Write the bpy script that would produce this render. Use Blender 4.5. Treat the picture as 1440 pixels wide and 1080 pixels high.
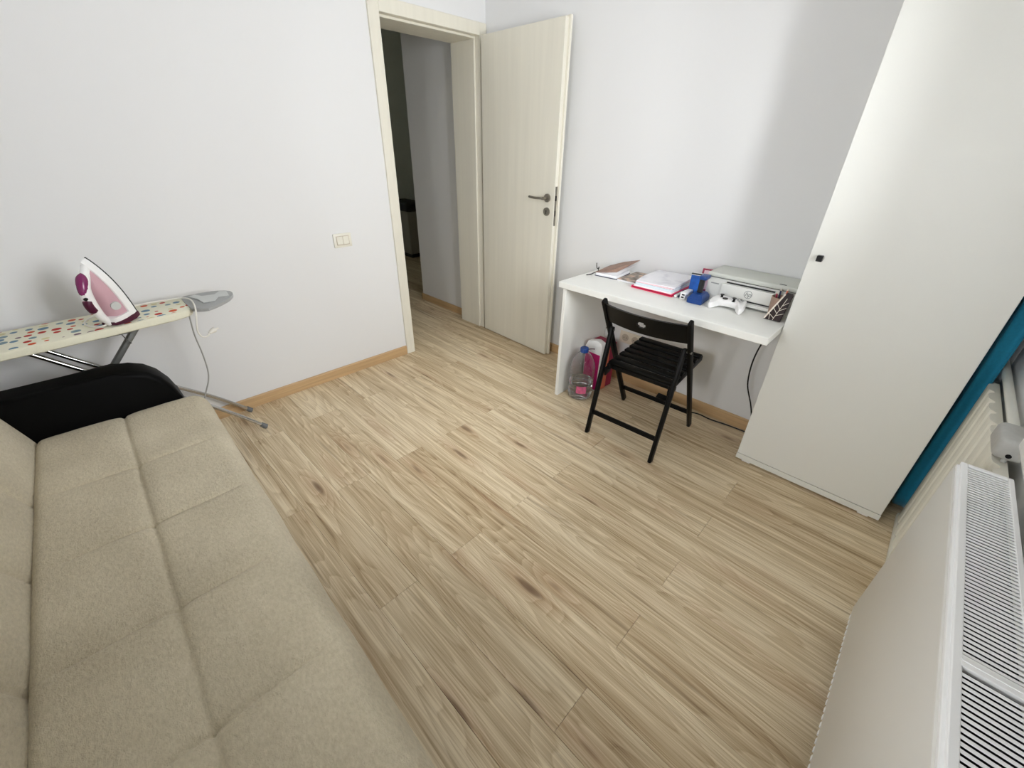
import bpy, bmesh, math, random
from mathutils import Vector, Matrix, noise as mnoise

random.seed(7)
R = math.radians
for o in list(bpy.data.objects):
    bpy.data.objects.remove(o, do_unlink=True)
scene = bpy.context.scene
COL = scene.collection

# ---------------------------------------------------------------- camera
F_PX, PITCH, ROLL, YAW, CAM_Z = 584.774, 0.522192, 0.022429, 0.806964, 1.40
cam_data = bpy.data.cameras.new('camera')
cam_data.sensor_fit = 'HORIZONTAL'
cam_data.sensor_width = 36.0
cam_data.lens = F_PX / 1440 * 36
cam_data.clip_start = 0.02
cam = bpy.data.objects.new('camera', cam_data)
COL.objects.link(cam)
_f = Vector((math.sin(YAW) * math.cos(PITCH), math.cos(YAW) * math.cos(PITCH), -math.sin(PITCH)))
_r = Vector((math.cos(YAW), -math.sin(YAW), 0))
_u = _r.cross(_f)
_R = _r * math.cos(ROLL) + _u * math.sin(ROLL)
_U = -_r * math.sin(ROLL) + _u * math.cos(ROLL)
cam.matrix_world = Matrix(((_R.x, _U.x, -_f.x, 0), (_R.y, _U.y, -_f.y, 0), (_R.z, _U.z, -_f.z, CAM_Z), (0, 0, 0, 1)))
scene.camera = cam

# ---------------------------------------------------------------- world, light, exposure
SKY = 29.5
world = bpy.data.worlds.new('world')
scene.world = world
world.use_nodes = True
bg = world.node_tree.nodes['Background']
bg.inputs[0].default_value = (0.975, 0.985, 1.0, 1)
bg.inputs[1].default_value = SKY
scene.view_settings.view_transform = 'Standard'
scene.view_settings.look = 'None'
scene.view_settings.gamma = 1.0
scene.view_settings.use_curve_mapping = False
scene.view_settings.exposure = 0.0
try:
    scene.cycles.max_bounces = 16
    scene.cycles.diffuse_bounces = 10
    scene.cycles.transmission_bounces = 12
    scene.cycles.transparent_max_bounces = 16
    scene.cycles.use_denoising = True
    scene.cycles.sample_clamp_indirect = 8.0
except Exception:
    pass

# room extents (metres)
XL, XR = -0.72, 2.36          # sofa wall, desk wall
YF, YB = -0.385, 2.57         # window wall, door wall
HC = 2.60                     # ceiling
WT = 0.27                     # door wall thickness
WX0, WX1, WZ0, WZ1 = 0.60, 1.60, 0.90, 2.10   # window opening

VY0, VY1, VZ0, VZ1 = 0.10, 1.05, 1.00, 1.70   # opening for an added, unseen fill-light window in the sofa wall


def portal(sx, sz, loc, rot):
    pl = bpy.data.lights.new('window_portal', 'AREA')
    pl.shape = 'RECTANGLE'
    pl.size, pl.size_y = sx, sz
    pl.cycles.is_portal = True
    po = bpy.data.objects.new('window_portal', pl)
    COL.objects.link(po)
    po.location = loc
    po.rotation_euler = rot


portal(WX1 - WX0, WZ1 - WZ0, ((WX0 + WX1) / 2, YF - 0.16, (WZ0 + WZ1) / 2), (R(90), 0, 0))        # faces +y
portal(VY1 - VY0, VZ1 - VZ0, (XL - 0.16, (VY0 + VY1) / 2, (VZ0 + VZ1) / 2), (R(90), 0, R(-90)))    # faces +x, at the added sofa wall window


# ---------------------------------------------------------------- materials
def lin(c):
    return tuple(((v / 255) / 12.92 if v / 255 <= 0.04045 else ((v / 255 + 0.055) / 1.055) ** 2.4) for v in c) + (1.0,)


class NT:
    """small helper round a node tree"""
    def __init__(self, mat):
        self.t = mat.node_tree
        self.b = self.t.nodes['Principled BSDF']

    def n(self, kind, **kw):
        nd = self.t.nodes.new(kind)
        for k, v in kw.items():
            setattr(nd, k, v)
        return nd

    def l(self, a, b):
        self.t.links.new(a, b)

    def math(self, op, a, b=None, c=None):
        m = self.n('ShaderNodeMath', operation=op)
        for i, v in enumerate((a, b, c)):
            if v is None:
                continue
            if isinstance(v, (int, float)):
                m.inputs[i].default_value = v
            else:
                self.l(v, m.inputs[i])
        return m.outputs[0]

    def ramp(self, fac, stops, interp='LINEAR'):
        r = self.n('ShaderNodeValToRGB')
        r.color_ramp.interpolation = interp
        e = r.color_ramp.elements
        while len(e) < len(stops):
            e.new(0.5)
        for el, (p, c) in zip(e, stops):
            el.position = p
            el.color = c if len(c) == 4 else tuple(c) + (1,)
        self.l(fac, r.inputs[0])
        return r.outputs[0]

    def mix(self, fac, a, b, mode='MIX'):
        m = self.n('ShaderNodeMix', data_type='RGBA', blend_type=mode)
        for sock, v in ((m.inputs[0], fac), (m.inputs[6], a), (m.inputs[7], b)):
            if isinstance(v, (int, float, tuple)):
                sock.default_value = v
            else:
                self.l(v, sock)
        return m.outputs[2]

    def coord(self, scale=(1, 1, 1), which='Object', offset=None):
        tc = self.n('ShaderNodeTexCoord')
        mp = self.n('ShaderNodeMapping')
        mp.inputs['Scale'].default_value = scale
        self.l(tc.outputs[which], mp.inputs['Vector'])
        return mp.outputs[0]

    def noise(self, vec, scale, detail=3, rough=0.5, out=0):
        nz = self.n('ShaderNodeTexNoise')
        nz.inputs['Scale'].default_value = scale
        nz.inputs['Detail'].default_value = detail
        nz.inputs['Roughness'].default_value = rough
        self.l(vec, nz.inputs['Vector'])
        return nz.outputs[out]

    def bump(self, h, strength=0.2, dist=0.002):
        b = self.n('ShaderNodeBump')
        b.inputs['Strength'].default_value = strength
        b.inputs['Distance'].default_value = dist
        self.l(h, b.inputs['Height'])
        self.l(b.outputs[0], self.b.inputs['Normal'])


def mat(name, rgb, rough=0.5, metal=0.0, var=0.0, vscale=8, bump=0.0, bscale=200, bdist=0.001, trans=0.0, ior=1.45,
        stretch=(1, 1, 1), spec=0.5, sheen=0.0):
    m = bpy.data.materials.new(name)
    m.use_nodes = True
    k = NT(m)
    base = lin(rgb)
    k.b.inputs['Base Color'].default_value = base
    k.b.inputs['Roughness'].default_value = rough
    k.b.inputs['Metallic'].default_value = metal
    k.b.inputs['IOR'].default_value = ior
    k.b.inputs['Transmission Weight'].default_value = trans
    k.b.inputs['Specular IOR Level'].default_value = spec
    if sheen:
        k.b.inputs['Sheen Weight'].default_value = sheen
    if var or bump:
        v = k.coord(stretch)
        if var:
            nz = k.noise(v, vscale, 4)
            lo = tuple(c * (1 - var) for c in base[:3]) + (1,)
            hi = tuple(min(1, c * (1 + var)) for c in base[:3]) + (1,)
            k.l(k.ramp(nz, [(0.3, lo), (0.7, hi)]), k.b.inputs['Base Color'])
        if bump:
            k.bump(k.noise(v, bscale, 3, 0.6), bump, bdist)
    return m


def wood_plank_material():
    m = bpy.data.materials.new('oak_laminate')
    m.use_nodes = True
    k = NT(m)
    tc = k.n('ShaderNodeTexCoord')
    oi = k.n('ShaderNodeObjectInfo')
    off = k.n('ShaderNodeCombineXYZ')
    k.l(k.math('MULTIPLY', oi.outputs['Random'], 37.0), off.inputs[0])
    k.l(k.math('MULTIPLY', oi.outputs['Random'], 91.0), off.inputs[1])
    k.l(k.math('MULTIPLY', oi.outputs['Random'], 53.0), off.inputs[2])
    add = k.n('ShaderNodeVectorMath', operation='ADD')
    k.l(tc.outputs['Object'], add.inputs[0])
    k.l(off.outputs[0], add.inputs[1])

    def scaled(s):
        mp = k.n('ShaderNodeMapping')
        mp.inputs['Scale'].default_value = s
        k.l(add.outputs[0], mp.inputs['Vector'])
        return mp.outputs[0]
    # knots: rare voronoi cells
    vo = k.n('ShaderNodeTexVoronoi')
    vo.inputs['Scale'].default_value = 1.0
    warpn = k.noise(scaled((9, 3, 1)), 1.0, 2, out=1)
    wv = k.n('ShaderNodeVectorMath', operation='MULTIPLY_ADD')
    k.l(warpn, wv.inputs[0])
    wv.inputs[1].default_value = (0.35, 0.35, 0)
    k.l(scaled((11.0, 2.3, 0.0)), wv.inputs[2])
    k.l(wv.outputs[0], vo.inputs['Vector'])
    sepc = k.n('ShaderNodeSeparateColor')
    k.l(vo.outputs['Color'], sepc.inputs[0])
    rare = k.math('GREATER_THAN', sepc.outputs[0], 0.52)
    d = vo.outputs['Distance']
    core = k.math('MULTIPLY', k.ramp(d, [(0.0, (1, 1, 1)), (0.09, (0.75, 0.75, 0.75)), (0.17, (0, 0, 0))]), rare)
    halo = k.math('MULTIPLY', k.ramp(d, [(0.0, (1, 1, 1)), (0.5, (0, 0, 0))]), rare)
    # contour figure (cathedral grain) from a stretched field, lifted round the knots
    field = k.noise(scaled((5.5, 0.62, 1)), 1.0, 2, 0.45)
    field = k.math('ADD', field, k.math('MULTIPLY', halo, 0.13))
    wob = k.noise(scaled((30, 4, 1)), 1.0, 2)
    ph = k.math('ADD', k.math('MULTIPLY', field, 24.0), k.math('MULTIPLY', wob, 0.5))
    rings = k.math('FRACT', ph)
    rings = k.ramp(rings, [(0.0, (0.12, 0.12, 0.12)), (0.12, (0.85, 0.85, 0.85)), (0.55, (0.62, 0.62, 0.62)), (1.0, (0.3, 0.3, 0.3))])
    fine = k.noise(scaled((250, 3.5, 1)), 1.0, 3, 0.6)
    streak = k.noise(scaled((36, 0.75, 1)), 1.0, 5, 0.6)
    patch = k.noise(scaled((9, 0.9, 1)), 1.0, 3, 0.5)
    g = k.math('ADD', k.math('MULTIPLY', rings, 0.19), k.math('MULTIPLY', streak, 0.56))
    g = k.math('ADD', g, k.math('MULTIPLY', fine, 0.60))
    g = k.math('ADD', g, k.math('MULTIPLY', patch, 0.34))
    g = k.math('ADD', g, k.math('MULTIPLY', k.math('SUBTRACT', oi.outputs['Random'], 0.5), 0.07))
    col = k.ramp(g, [(0.56, lin((126, 101, 70))), (0.70, lin((178, 155, 121))), (0.86, lin((206, 187, 154))), (1.08, lin((231, 216, 187)))])
    # warm reddish areas round knots and dark cores
    col = k.mix(k.math('MULTIPLY', halo, 0.42), col, lin((172, 130, 96)))
    crack = k.noise(scaled((46, 1.5, 1)), 1.0, 2, 0.5)
    crack = k.ramp(crack, [(0.64, (0, 0, 0)), (0.74, (1, 1, 1))])
    col = k.mix(k.math('MULTIPLY', crack, 0.45), col, lin((112, 84, 54)))
    col = k.mix(k.math('MULTIPLY', core, 0.78), col, lin((92, 66, 42)))
    k.l(col, k.b.inputs['Base Color'])
    k.b.inputs['Roughness'].default_value = 0.42
    k.b.inputs['Specular IOR Level'].default_value = 0.38
    k.bump(fine, 0.08, 0.0006)
    return m


def pale_wood_material(name, rgb, rough=0.45, amp=0.06, scale=(22, 22, 0.9)):
    m = bpy.data.materials.new(name)
    m.use_nodes = True
    k = NT(m)
    v = k.coord(scale)
    g = k.noise(v, 1.0, 5, 0.6)
    b = lin(rgb)
    k.l(k.ramp(g, [(0.3, tuple(c * (1 - amp * 1.6) for c in b[:3]) + (1,)), (0.72, tuple(min(1, c * (1 + amp)) for c in b[:3]) + (1,))]), k.b.inputs['Base Color'])
    k.b.inputs['Roughness'].default_value = rough
    k.bump(g, 0.06, 0.0006)
    return m


def dotted_cover_material():
    m = bpy.data.materials.new('dotted_cotton')
    m.use_nodes = True
    k = NT(m)
    tc = k.n('ShaderNodeTexCoord')
    mp = k.n('ShaderNodeMapping')
    mp.inputs['Scale'].default_value = (25, 25, 0)
    k.l(tc.outputs['Object'], mp.inputs['Vector'])
    vo = k.n('ShaderNodeTexVoronoi')
    vo.inputs['Scale'].default_value = 1.0
    vo.inputs['Randomness'].default_value = 0.45
    k.l(mp.outputs[0], vo.inputs['Vector'])
    sp = k.n('ShaderNodeSeparateColor')
    k.l(vo.outputs['Color'], sp.inputs[0])
    dotc = k.ramp(sp.outputs[0], [(0.0, lin((176, 44, 34))), (0.2, lin((96, 128, 150))), (0.42, lin((205, 196, 152))), (0.6, lin((196, 82, 42))), (0.74, lin((118, 142, 150))), (0.9, lin((120, 100, 110)))], 'CONSTANT')
    rad = k.math('ADD', 0.27, k.math('MULTIPLY', sp.outputs[1], 0.16))
    inside = k.math('LESS_THAN', vo.outputs['Distance'], rad)
    # dots only on the flat top, the skirt is plain
    geo = k.n('ShaderNodeNewGeometry')
    sn = k.n('ShaderNodeSeparateXYZ')
    k.l(geo.outputs['True Normal'], sn.inputs[0])
    up = k.math('GREATER_THAN', sn.outputs[2], 0.9)
    col = k.mix(k.math('MULTIPLY', inside, up), lin((222, 220, 200)), dotc)
    k.l(col, k.b.inputs['Base Color'])
    k.b.inputs['Roughness'].default_value = 0.85
    k.bump(k.noise(k.coord((1, 1, 1)), 60, 3), 0.35, 0.004)
    return m


def chenille_material():
    m = bpy.data.materials.new('beige_chenille')
    m.use_nodes = True
    k = NT(m)
    v = k.coord((1, 1, 1))
    n1 = k.noise(v, 5, 4)
    n2 = k.noise(k.coord((1, 0.55, 1)), 150, 3, 0.65)
    n3 = k.noise(v, 420, 2)
    n4 = k.noise(k.coord((1, 0.6, 1)), 62, 4, 0.6)
    a = k.math('ADD', k.math('MULTIPLY', n1, 0.45), k.math('MULTIPLY', n2, 0.55))
    col = k.ramp(a, [(0.32, lin((180, 170, 147))), (0.55, lin((200, 190, 166))), (0.72, lin((213, 204, 182)))])
    k.l(col, k.b.inputs['Base Color'])
    k.b.inputs['Roughness'].default_value = 0.95
    k.b.inputs['Specular IOR Level'].default_value = 0.15
    k.b.inputs['Sheen Weight'].default_value = 0.15
    h = k.math('ADD', k.math('ADD', k.math('MULTIPLY', n2, 0.9), k.math('MULTIPLY', n3, 0.45)), k.math('MULTIPLY', n4, 1.1))
    k.bump(h, 0.85, 0.0045)
    return m


def photo_print_material(name, cols, scale):
    m = bpy.data.materials.new(name)
    m.use_nodes = True
    k = NT(m)
    nz = k.noise(k.coord((1, 1, 1)), scale, 2)
    n = len(cols)
    k.l(k.ramp(nz, [(0.3 + 0.4 * i / max(1, n - 1), lin(c)) for i, c in enumerate(cols)]), k.b.inputs['Base Color'])
    k.b.inputs['Roughness'].default_value = 0.4
    return m


def glass_material():
    m = bpy.data.materials.new('window_glass')
    m.use_nodes = True
    t = m.node_tree
    t.nodes.remove(t.nodes['Principled BSDF'])
    out = t.nodes['Material Output']
    tr = t.nodes.new('ShaderNodeBsdfTransparent')
    gl = t.nodes.new('ShaderNodeBsdfGlossy')
    gl.inputs['Roughness'].default_value = 0.0
    fr = t.nodes.new('ShaderNodeFresnel')
    fr.inputs[0].default_value = 1.45
    mx = t.nodes.new('ShaderNodeMixShader')
    t.links.new(fr.outputs[0], mx.inputs[0])
    t.links.new(tr.outputs[0], mx.inputs[1])
    t.links.new(gl.outputs[0], mx.inputs[2])
    t.links.new(mx.outputs[0], out.inputs[0])
    return m


M = {}
M['wall'] = mat('white_wall_paint', (225, 226, 227), 0.9, bump=0.12, bscale=260, bdist=0.0012, spec=0.2)
M['ceiling'] = mat('ceiling_paint', (240, 240, 240), 0.95, spec=0.2)
M['hall_wall'] = mat('hall_wall_paint', (230, 230, 226), 0.9, bump=0.1, bscale=200, spec=0.2)
M['plank'] = wood_plank_material()
M['subfloor'] = mat('subfloor', (96, 76, 54), 0.9)
M['oak_trim'] = pale_wood_material('oak_baseboard', (196, 164, 122), 0.5, 0.12, (1.6, 1.6, 70))
M['doorwood'] = pale_wood_material('pale_door_laminate', (225, 222, 209), 0.45, 0.03)
M['white_board'] = mat('white_melamine', (236, 237, 233), 0.38, bump=0.03, bscale=400)
M['ward'] = mat('wardrobe_foil', (230, 231, 226), 0.4, bump=0.04, bscale=500, bdist=0.0005)
M['knob_black'] = mat('black_metal_knob', (16, 16, 17), 0.35, 0.3)
M['steel'] = mat('brushed_steel', (150, 146, 138), 0.32, 1.0)
M['chrome'] = mat('chrome_tube', (190, 190, 190), 0.16, 1.0)
M['greytube'] = mat('grey_painted_tube', (104, 106, 104), 0.4, 0.6)
M['fabric'] = chenille_material()
M['leather'] = mat('black_leatherette', (3, 3, 3), 0.5, bump=0.1, bscale=320, bdist=0.0006, spec=0.09)
M['sofabase'] = mat('black_sofa_base', (18, 18, 18), 0.8)
M['cover'] = dotted_cover_material()
M['rest_grey'] = mat('grey_plastic', (158, 160, 160), 0.45)
M['rest_mat'] = mat('pale_silicone_mat', (196, 199, 197), 0.6)
M['rubber'] = mat('grey_rubber', (104, 107, 110), 0.7)
M['white_plastic'] = mat('white_plastic', (238, 238, 238), 0.3)
M['pink_clear'] = mat('translucent_pink', (216, 176, 186), 0.12, trans=0.2, ior=1.3)
M['purple'] = mat('purple_plastic', (122, 40, 92), 0.25)
M['darkpurple'] = mat('dark_plum_plastic', (72, 14, 44), 0.35)
M['soleplate'] = mat('dark_soleplate', (58, 66, 66), 0.3, 0.8)
M['cord_white'] = mat('white_cord', (226, 224, 216), 0.6)
M['cord_grey'] = mat('grey_cord', (160, 160, 156), 0.6)
M['cord_black'] = mat('black_cable', (14, 14, 15), 0.5)
M['chair'] = mat('black_stained_beech', (7, 7, 7), 0.45, bump=0.05, bscale=60, stretch=(1, 1, 1), spec=0.2)
M['printer'] = mat('printer_white', (232, 233, 229), 0.4)
M['printer_lid'] = mat('printer_lid_grey', (206, 209, 202), 0.45)
M['printer_dark'] = mat('printer_slot', (30, 31, 32), 0.6)
M['logo_grey'] = mat('grey_print', (112, 116, 116), 0.6)
M['blue'] = mat('blue_plastic', (12, 60, 128), 0.35)
M['blue_box'] = mat('blue_carton', (22, 92, 182), 0.45, var=0.18, vscale=40)
M['navy'] = mat('navy_plastic', (22, 30, 66), 0.4)
M['crimson'] = mat('crimson_card', (150, 24, 66), 0.5)
M['magenta'] = mat('magenta_card', (205, 22, 118), 0.45)
M['salmon'] = mat('salmon_card', (214, 118, 92), 0.55)
M['paper'] = mat('white_paper', (238, 238, 242), 0.9, var=0.015, vscale=25)
M['paper_blue'] = mat('pale_blue_paper', (214, 226, 234), 0.85)
M['paper_pink'] = mat('pale_pink_paper', (240, 208, 214), 0.85)
M['folder_pink'] = mat('pink_folder', (228, 58, 106), 0.45)
M['folder_red'] = mat('dark_red_folder', (168, 28, 66), 0.45)
M['sketch'] = photo_print_material('pencil_sketch_paper', [(214, 214, 222), (236, 236, 241), (238, 238, 243)], 14)
M['magazine'] = photo_print_material('magazine_cover', [(88, 66, 54), (150, 140, 128), (222, 190, 168)], 30)
M['nbcover'] = mat('brown_notebook_cover', (150, 122, 108), 0.55, var=0.15, vscale=30)
M['ink'] = mat('black_ribbon', (16, 14, 14), 0.7)
M['beige_mesh'] = mat('beige_cup_plastic', (196, 168, 150), 0.3, trans=0.35, ior=1.2)
M['pouch'] = mat('dark_brown_pouch', (38, 20, 20), 0.5)
M['pouch_line'] = mat('cream_print', (232, 222, 208), 0.6)
M['bottle'] = mat('clear_bottle', (252, 253, 254), 0.06, trans=1.0, ior=1.45)
M['water'] = mat('water', (250, 252, 255), 0.0, trans=1.0, ior=1.33)
M['cap_blue'] = mat('blue_cap', (26, 66, 138), 0.4)
M['label_pink'] = mat('pink_label', (196, 92, 128), 0.5, var=0.3, vscale=60)
M['socket'] = mat('cream_plastic', (224, 214, 198), 0.4)
M['socket_in'] = mat('cream_plastic_inner', (188, 176, 158), 0.45)
M['switch'] = mat('ivory_plastic', (226, 224, 212), 0.35)
M['radiator'] = mat('radiator_enamel', (224, 223, 218), 0.4, bump=0.18, bscale=420, bdist=0.0008)
M['rad_grille'] = mat('radiator_grille_white', (246, 247, 247), 0.35)
M['rad_shade'] = mat('radiator_inside_shade', (28, 32, 40), 0.7)  # near-black stands in for the shade inside the radiator
M['teal'] = mat('teal_curtain', (26, 132, 166), 0.85, var=0.1, vscale=120, bump=0.2, bscale=500, sheen=0.2)
M['ribbed'] = mat('ribbed_white_panel', (226, 224, 212), 0.6)
M['valve'] = mat('grey_valve_plastic', (176, 176, 172), 0.55, var=0.06, vscale=60)
M['pipe'] = mat('white_pipe', (224, 224, 216), 0.4)
M['pvc'] = mat('white_window_pvc', (240, 241, 241), 0.35)
M['glass'] = glass_material()
M['dim_cabinet'] = mat('pale_cabinet', (158, 157, 148), 0.6)
M['dark_cabinet'] = mat('dark_counter', (36, 38, 36), 0.6)
M['hall_end'] = mat('hall_end_paint', (226, 232, 228), 0.9)


# ---------------------------------------------------------------- mesh helpers
def obj(name, bm, m, parent=None, smooth=False, sharp=40):
    me = bpy.data.meshes.new(name)
    bmesh.ops.recalc_face_normals(bm, faces=bm.faces)
    bm.to_mesh(me)
    bm.free()
    me.materials.append(M[m] if isinstance(m, str) else m)
    if smooth:
        for p in me.polygons:
            p.use_smooth = True
        try:
            me.set_sharp_from_angle(angle=R(sharp))
        except Exception:
            pass
    o = bpy.data.objects.new(name, me)
    COL.objects.link(o)
    if parent:
        o.parent = parent
    return o


def tag(o, label, cat, group=None):
    o['label'] = label
    o['category'] = cat
    if group:
        o['group'] = group
    return o


def thing(name, label, cat, loc=(0, 0, 0), rz=0, group=None):
    o = bpy.data.objects.new(name, None)
    o.empty_display_size = 0.05
    COL.objects.link(o)
    o.location = loc
    o.rotation_euler = (0, 0, rz)
    return tag(o, label, cat, group)


def struct(o, label=None, cat=None):
    o['kind'] = 'structure'
    if label:
        o['label'] = label
    if cat:
        o['category'] = cat
    return o


def sempty(name, loc=(0, 0, 0), rz=0):
    o = bpy.data.objects.new(name, None)
    o.empty_display_size = 0.05
    COL.objects.link(o)
    o.location = loc
    o.rotation_euler = (0, 0, rz)
    return o


def box(bm, x0, x1, y0, y1, z0, z1, bev=0.0, seg=1, mtx=None):
    vs = [bm.verts.new(p) for p in ((x0, y0, z0), (x1, y0, z0), (x1, y1, z0), (x0, y1, z0), (x0, y0, z1), (x1, y0, z1), (x1, y1, z1), (x0, y1, z1))]
    fs = [bm.faces.new([vs[i] for i in f]) for f in ((0, 3, 2, 1), (4, 5, 6, 7), (0, 1, 5, 4), (1, 2, 6, 5), (2, 3, 7, 6), (3, 0, 4, 7))]
    if mtx:
        bmesh.ops.transform(bm, matrix=mtx, verts=vs)
    if bev:
        es = list({e for f in fs for e in f.edges})
        bmesh.ops.bevel(bm, geom=es, offset=bev, segments=seg, affect='EDGES', profile=0.5)
    return vs


def B(*a, **k):
    bm = bmesh.new()
    box(bm, *a, **k)
    return bm


def smoothpath(pts, n=8):
    """Catmull-Rom through the points"""
    P = [Vector(p) for p in pts]
    if len(P) < 3:
        return P
    out = []
    Q = [P[0] * 2 - P[1]] + P + [P[-1] * 2 - P[-2]]
    for i in range(1, len(Q) - 2):
        a, b, c, d = Q[i - 1], Q[i], Q[i + 1], Q[i + 2]
        for j in range(n):
            t = j / n
            out.append(0.5 * ((2 * b) + (c - a) * t + (2 * a - 5 * b + 4 * c - d) * t * t + (3 * b - a - 3 * c + d) * t ** 3))
    out.append(P[-1])
    return out


def tube(bm, path, r, seg=8, flat=None, up=None):
    """tube along a path; r a number or list; flat=(a,b) elliptic scale"""
    P = [Vector(p) for p in path]
    n = len(P)
    rings = []
    prev = None
    for i in range(n):
        t = (P[min(i + 1, n - 1)] - P[max(i - 1, 0)]).normalized()
        if prev is None:
            ref = Vector(up) if up else (Vector((0, 0, 1)) if abs(t.z) < 0.9 else Vector((1, 0, 0)))
            a = t.cross(ref).normalized()
        else:
            a = (prev - t * prev.dot(t)).normalized()
        prev = a
        b = t.cross(a)
        rr = r[i] if isinstance(r, (list, tuple)) else r
        fa, fb = flat if flat else (1, 1)
        rings.append([bm.verts.new(P[i] + a * math.cos(2 * math.pi * k / seg) * rr * fa + b * math.sin(2 * math.pi * k / seg) * rr * fb) for k in range(seg)])
    for i in range(n - 1):
        for k in range(seg):
            bm.faces.new((rings[i][k], rings[i][(k + 1) % seg], rings[i + 1][(k + 1) % seg], rings[i + 1][k]))
    bm.faces.new(rings[0][::-1])
    bm.faces.new(rings[-1])
    return bm


def T(path, r, seg=8, **k):
    return tube(bmesh.new(), path, r, seg, **k)


def bar(bm, p, q, w, h, side=(0, 1, 0), bev=0.003):
    """rectangular bar from p to q, w across 'side', h in the other direction"""
    p, q = Vector(p), Vector(q)
    t = (q - p).normalized()
    s = Vector(side)
    s = (s - t * s.dot(t)).normalized()
    u = t.cross(s)
    L = (q - p).length
    m = Matrix(((s.x, u.x, t.x, p.x), (s.y, u.y, t.y, p.y), (s.z, u.z, t.z, p.z), (0, 0, 0, 1)))
    box(bm, -w / 2, w / 2, -h / 2, h / 2, 0, L, bev, 2, m)
    return bm


def lathe(bm, prof, seg=24, c=(0, 0, 0)):
    rings = []
    for r, z in prof:
        if r < 1e-6:
            rings.append([bm.verts.new((c[0], c[1], c[2] + z))])
        else:
            rings.append([bm.verts.new((c[0] + r * math.cos(2 * math.pi * k / seg), c[1] + r * math.sin(2 * math.pi * k / seg), c[2] + z)) for k in range(seg)])
    for a, b in zip(rings, rings[1:]):
        for k in range(seg):
            k2 = (k + 1) % seg
            if len(a) == 1 and len(b) == 1:
                continue
            if len(a) == 1:
                bm.faces.new((a[0], b[k], b[k2]))
            elif len(b) == 1:
                bm.faces.new((a[k], b[0], a[k2]))
            else:
                bm.faces.new((a[k], b[k], b[k2], a[k2]))
    return bm


def loft(bm, rings, cap=True):
    V = [[bm.verts.new(p) for p in r] for r in rings]
    n = len(V[0])
    for a, b in zip(V, V[1:]):
        for k in range(n):
            bm.faces.new((a[k], a[(k + 1) % n], b[(k + 1) % n], b[k]))
    if cap:
        bm.faces.new(V[0][::-1])
        bm.faces.new(V[-1])
    return V


def prism(bm, pts2, lo, hi, axis='z', bev=0.0, seg=2):
    def P(a, b, c):
        return {'z': (a, b, c), 'y': (a, c, b), 'x': (c, a, b)}[axis]
    lov = [bm.verts.new(P(a, b, lo)) for a, b in pts2]
    hiv = [bm.verts.new(P(a, b, hi)) for a, b in pts2]
    n = len(pts2)
    f1 = bm.faces.new(lov)
    f2 = bm.faces.new(hiv)
    for k in range(n):
        bm.faces.new((lov[k], lov[(k + 1) % n], hiv[(k + 1) % n], hiv[k]))
    if bev:
        es = list(f1.edges) + list(f2.edges)
        bmesh.ops.bevel(bm, geom=es, offset=bev, segments=seg, affect='EDGES', profile=0.5)
    return bm


def text_mesh(body, size, m, parent, loc, rot, name='lettering', shear=0.0):
    cu = bpy.data.curves.new('t', 'FONT')
    cu.body = body
    cu.size = size
    cu.extrude = 0.0004
    cu.shear = shear
    cu.align_x = 'CENTER'
    cu.align_y = 'CENTER'
    tmp = bpy.data.objects.new('t', cu)
    COL.objects.link(tmp)
    dg = bpy.context.evaluated_depsgraph_get()
    me = bpy.data.meshes.new_from_object(tmp.evaluated_get(dg))
    bpy.data.objects.remove(tmp, do_unlink=True)
    me.materials.clear()
    me.materials.append(M[m])
    o = bpy.data.objects.new(name, me)
    COL.objects.link(o)
    o.parent = parent
    o.location = loc
    o.rotation_euler = rot
    return o


# ================================================================ THE SETTING
HX1, HY1 = 3.75, 5.55        # hall extents
DX0, DX1, DZ = 1.578, 2.295, 2.004   # clear door opening
LT = 0.022                   # lining thickness

floor = struct(obj('floor', B(XL, HX1, YF, HY1, -0.12, -0.008), 'subfloor'))
PW, PL = 0.156, 1.29


def add_plank(x0, x1, y0, y1):
    g = 0.00035
    bm = bmesh.new()
    box(bm, -(x1 - x0) / 2 + g, (x1 - x0) / 2 - g, -(y1 - y0) / 2 + g, (y1 - y0) / 2 - g, -0.008, 0.0)
    es = [e for e in bm.edges if all(v.co.z > -0.001 for v in e.verts)]
    bmesh.ops.bevel(bm, geom=es, offset=0.0007, segments=1, affect='EDGES')
    o = obj('plank', bm, 'plank', floor)
    o.location = ((x0 + x1) / 2, (y0 + y1) / 2, 0)


k0 = math.floor((XL - 0.935) / PW)
k1 = math.ceil((HX1 - 0.935) / PW)
for k in range(k0, k1):
    x0, x1 = max(XL, 0.935 + PW * k), min(HX1, 0.935 + PW * (k + 1))
    if x1 - x0 < 0.01:
        continue
    ph = 0.257 if k % 2 else 0.907
    ylo, yhi = YF, HY1
    if x1 < 1.2:
        yhi = YB
    if x0 > XR:
        ylo = YB + WT
    n0 = math.floor((ylo - ph) / PL)
    for n in range(n0, n0 + 8):
        a, b = max(ylo, ph + PL * n), min(yhi, ph + PL * (n + 1))
        if b - a > 0.02:
            add_plank(x0, x1, a, b)

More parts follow.
